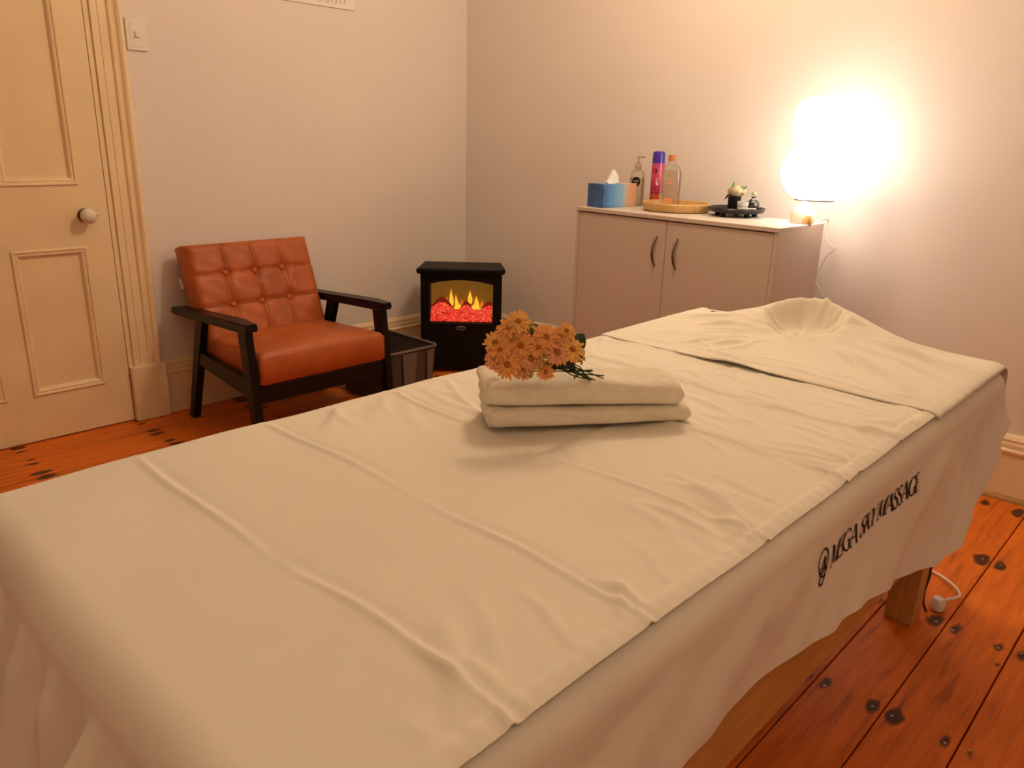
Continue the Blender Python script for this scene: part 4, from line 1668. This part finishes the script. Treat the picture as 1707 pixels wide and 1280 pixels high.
rose(fp, (.006, -.008, .074), .030, 1)
rose(fp, (-.014, .002, .066), .020, 2)
rose(fp, (.022, .010, .070), .020, 3)
M_LEAFG = mat('green_leaf', (.10, .30, .16), .45, .4, var=.2, vscale=60)
for (a, b_, w, mt) in (((-.010, -.004, .070), (-.010, -.002, .112), .0065, M_LEAFG), ((-.018, -.004, .068), (-.038, -.010, .040), .004, M_LEAF),
                       ((.018, .004, .070), (.030, .0, .098), .005, M_LEAFG), ((.022, .0, .072), (.052, -.006, .100), .0035, M_LEAFG), ((.012, .006, .076), (.016, .004, .094), .005, M_LEAF)):
    v_, f_ = leaf(a, b_, w, (.3, -1, .2), mt)
    from_data('leaf', v_, f_, mt, fp)
jr = on_top('diffuser_jar', 'small dark round jar with a white cord bow and cream flower stopper', 'jar', 1.845, -.178, 0, None, TZ)
lathe('jar_body', [(.022, 0), (.0255, .004), (.0265, .022), (.024, .036), (.014, .046), (.009, .049), (.009, .058)], mat('smoky_glass', (.02, .012, .012), .08, .6, coat=.5), jr, seg=28)
rose(jr, (.002, -.002, .068), .012, 6)
bm = bmesh.new()
tube('', [(.0, -.0115, .050), (-.012, -.016, .052), (-.022, -.020, .040), (-.030, -.022, .030)], .0016, None, None, 6, 4, bm)
tube('', [(.0, -.0115, .050), (.010, -.016, .046), (.012, -.022, .038)], .0016, None, None, 6, 4, bm)
tube('', [(.011 * math.cos(a), .011 * math.sin(a), .050) for a in [i * math.pi / 6 for i in range(13)]], .0017, None, None, 6, 2, bm)
from_bm('cord_bow', bm, M_PAPER, jr, True)
gl_ = on_top('glass_cup', 'small clear glass cup holding a dark candle on the black tray', 'candle holder', 1.838, -.246, 0, None, TZ)
lathe('cup', [(.017, 0), (.019, .002), (.022, .042), (.0205, .042), (.0178, .005), (.002, .004)], mat('cup_glass', (.85, .83, .80), .12, .6, trans=.55), gl_, seg=28)
lathe('candle', [(.0160, .0055), (.0175, .024), (.0165, .0255)], mat('grey_wax', (.06, .06, .065), .5), gl_, seg=24)
wc = tag(box('white_stick', -.030, .040, -.004, .004, 0, .004, M_WHITEPL, None, .0015), 'small white stick lying on the edge of the black tray', 'stick')
wc.location = (1.862, -.268, ZC + .036)
wc.rotation_euler = (0, math.radians(-2), math.radians(20))

# ------------------------------------------------------------------ lamp
LX, LY = 2.107, -.225
lamp = on_top('table_lamp', 'bright two-tier globe table lamp on the end of the cabinet', 'lamp', LX, LY)
lathe('lamp_base', [(.042, 0), (.044, .004), (.043, .030), (.036, .052), (.022, .064), (.010, .068), (.010, .080)], M_CERAMIC, lamp, seg=40, loc=(-.034, .0, 0))
lathe('wooden_knob', [(.012, 0), (.013, .003), (.012, .030), (.009, .034)], M_TRAYWOOD, lamp, seg=20, loc=(.004, -.036, 0.0))
M_SHADE = emit_mat('glowing_shade', LAMP_COL, LAMP_POWER)
lathe('lower_shade', [(.068, .088), (.072, .090), (.100, .112), (.122, .145), (.130, .180), (.125, .215), (.108, .248), (.086, .272)], M_SHADE, lamp, seg=56, cap=False)
lathe('upper_shade', [(.086, .272), (.096, .290), (.105, .325), (.106, .365), (.100, .405), (.088, .428), (.060, .440), (.004, .444)], M_SHADE, lamp, seg=56, cap=False)
rg = lathe('shade_ring', [(.066, .084), (.0705, .084), (.0705, .089), (.066, .089), (.066, .084)], mat('ring_metal', (.4, .37, .34), .4, metal=.6), lamp, seg=48, cap=False)
tube('ring_spoke', [(-.067, 0, .0865), (.067, 0, .0865)], .0016, MATS['ring_metal'], lamp, 6, 1)
tube('ring_spoke', [(0, -.067, .0865), (0, .067, .0865)], .0016, MATS['ring_metal'], lamp, 6, 1)
cordp = [(-.020, .036, .006), (-.004, .060, .008)]
for (px_, py_) in ((1380, 366), (1377, 386), (1382, 406), (1392, 415), (1378.6, 425), (1367, 446), (1358.7, 465), (1366, 482), (1374, 505)):
    dr = pix_ray(px_, py_)
    yy = -.045
    P = CAM + dr * ((yy - CAM.y) / dr.y)
    cordp.append((P.x - LX, P.y - LY, P.z - ZC))
cordp += [(.05, .165, -.50), (.07, .165, -.70), (.10, .15, -.88), (.14, .12, -.914)]
tube('cord', cordp, .0030, M_WHITEPL, lamp, 8, 6)

# ------------------------------------------------------------------ plug and cables by the table leg
pg = thing('mains_plug', 'white mains plug with a looped white cord on the floor by the table leg', 'plug', (2.913, -.955, 0))
lathe('plug_body', [(.010, 0), (.017, .004), (.0195, .014), (.0185, .026), (.013, .036), (.005, .039)], M_WHITEPL, pg, seg=20)
tube('white_cord', [(.010, .006, .028), (.022, .016, .036), (.034, .034, .038), (.036, .060, .034), (.022, .100, .026), (-.004, .140, .018), (-.040, .178, .010), (-.08, .2, .006)], .0036, M_WHITEPL, pg, 8, 6)
dc = thing('dark_cable', 'dark brown cable hanging down beside the pine table leg', 'cable', (2.913, -.99, 0))
cp_ = []
for (px_, py_, yy) in ((1559, 890, -1.02), (1555, 912, -1.02), (1552, 945, -1.02), (1549, 962, -1.02), (1541, 985, -1.015), (1539, 1005, -1.005), (1543, 1021, -.99)):
    dr = pix_ray(px_, py_)
    P = CAM + dr * ((yy - CAM.y) / dr.y)
    cp_.append(Vector((P.x - 2.913, P.y + .99, max(.004, P.z))))
top = cp_[0] + Vector((.004, .02, .25))
tube('cable', [top, cp_[0] + Vector((.003, .01, .10))] + cp_, .0034, mat('brown_cable', (.05, .02, .012), .5), dc, 8, 5)

# ------------------------------------------------------------------ added pendants, warm fill light from outside the frame
for i_, lab in ((0, 'added warm fill pendant above the middle of the room, out of view'), (1, 'added warm fill pendant behind the camera, out of view')):
    pd = thing('fill_pendant', lab, 'lamp', (FILL_PEND[i_][0], FILL_PEND[i_][1], RZ))
    lathe('fill_pendant_rose', [(.045, 0), (.045, -.012), (.012, -.03)], M_WHITEPL, pd, seg=24)
    dz = -FILL_PEND[i_][2]
    tube('flex', [(0, 0, -.02), (0, 0, -.30 + dz)], .003, M_WHITEPL, pd, 6, 1)
    lathe('fill_pendant_shade', [(a_, b_ + dz) for a_, b_ in ((.03, -.30), (.10, -.33), (.15, -.40), (.16, -.47), (.14, -.52), (.08, -.555), (.004, -.565))],
          emit_mat('fill_pendant_glow_%d' % i_, FILL_COL, FILL_POWER[i_]), pd, seg=32, cap=False)
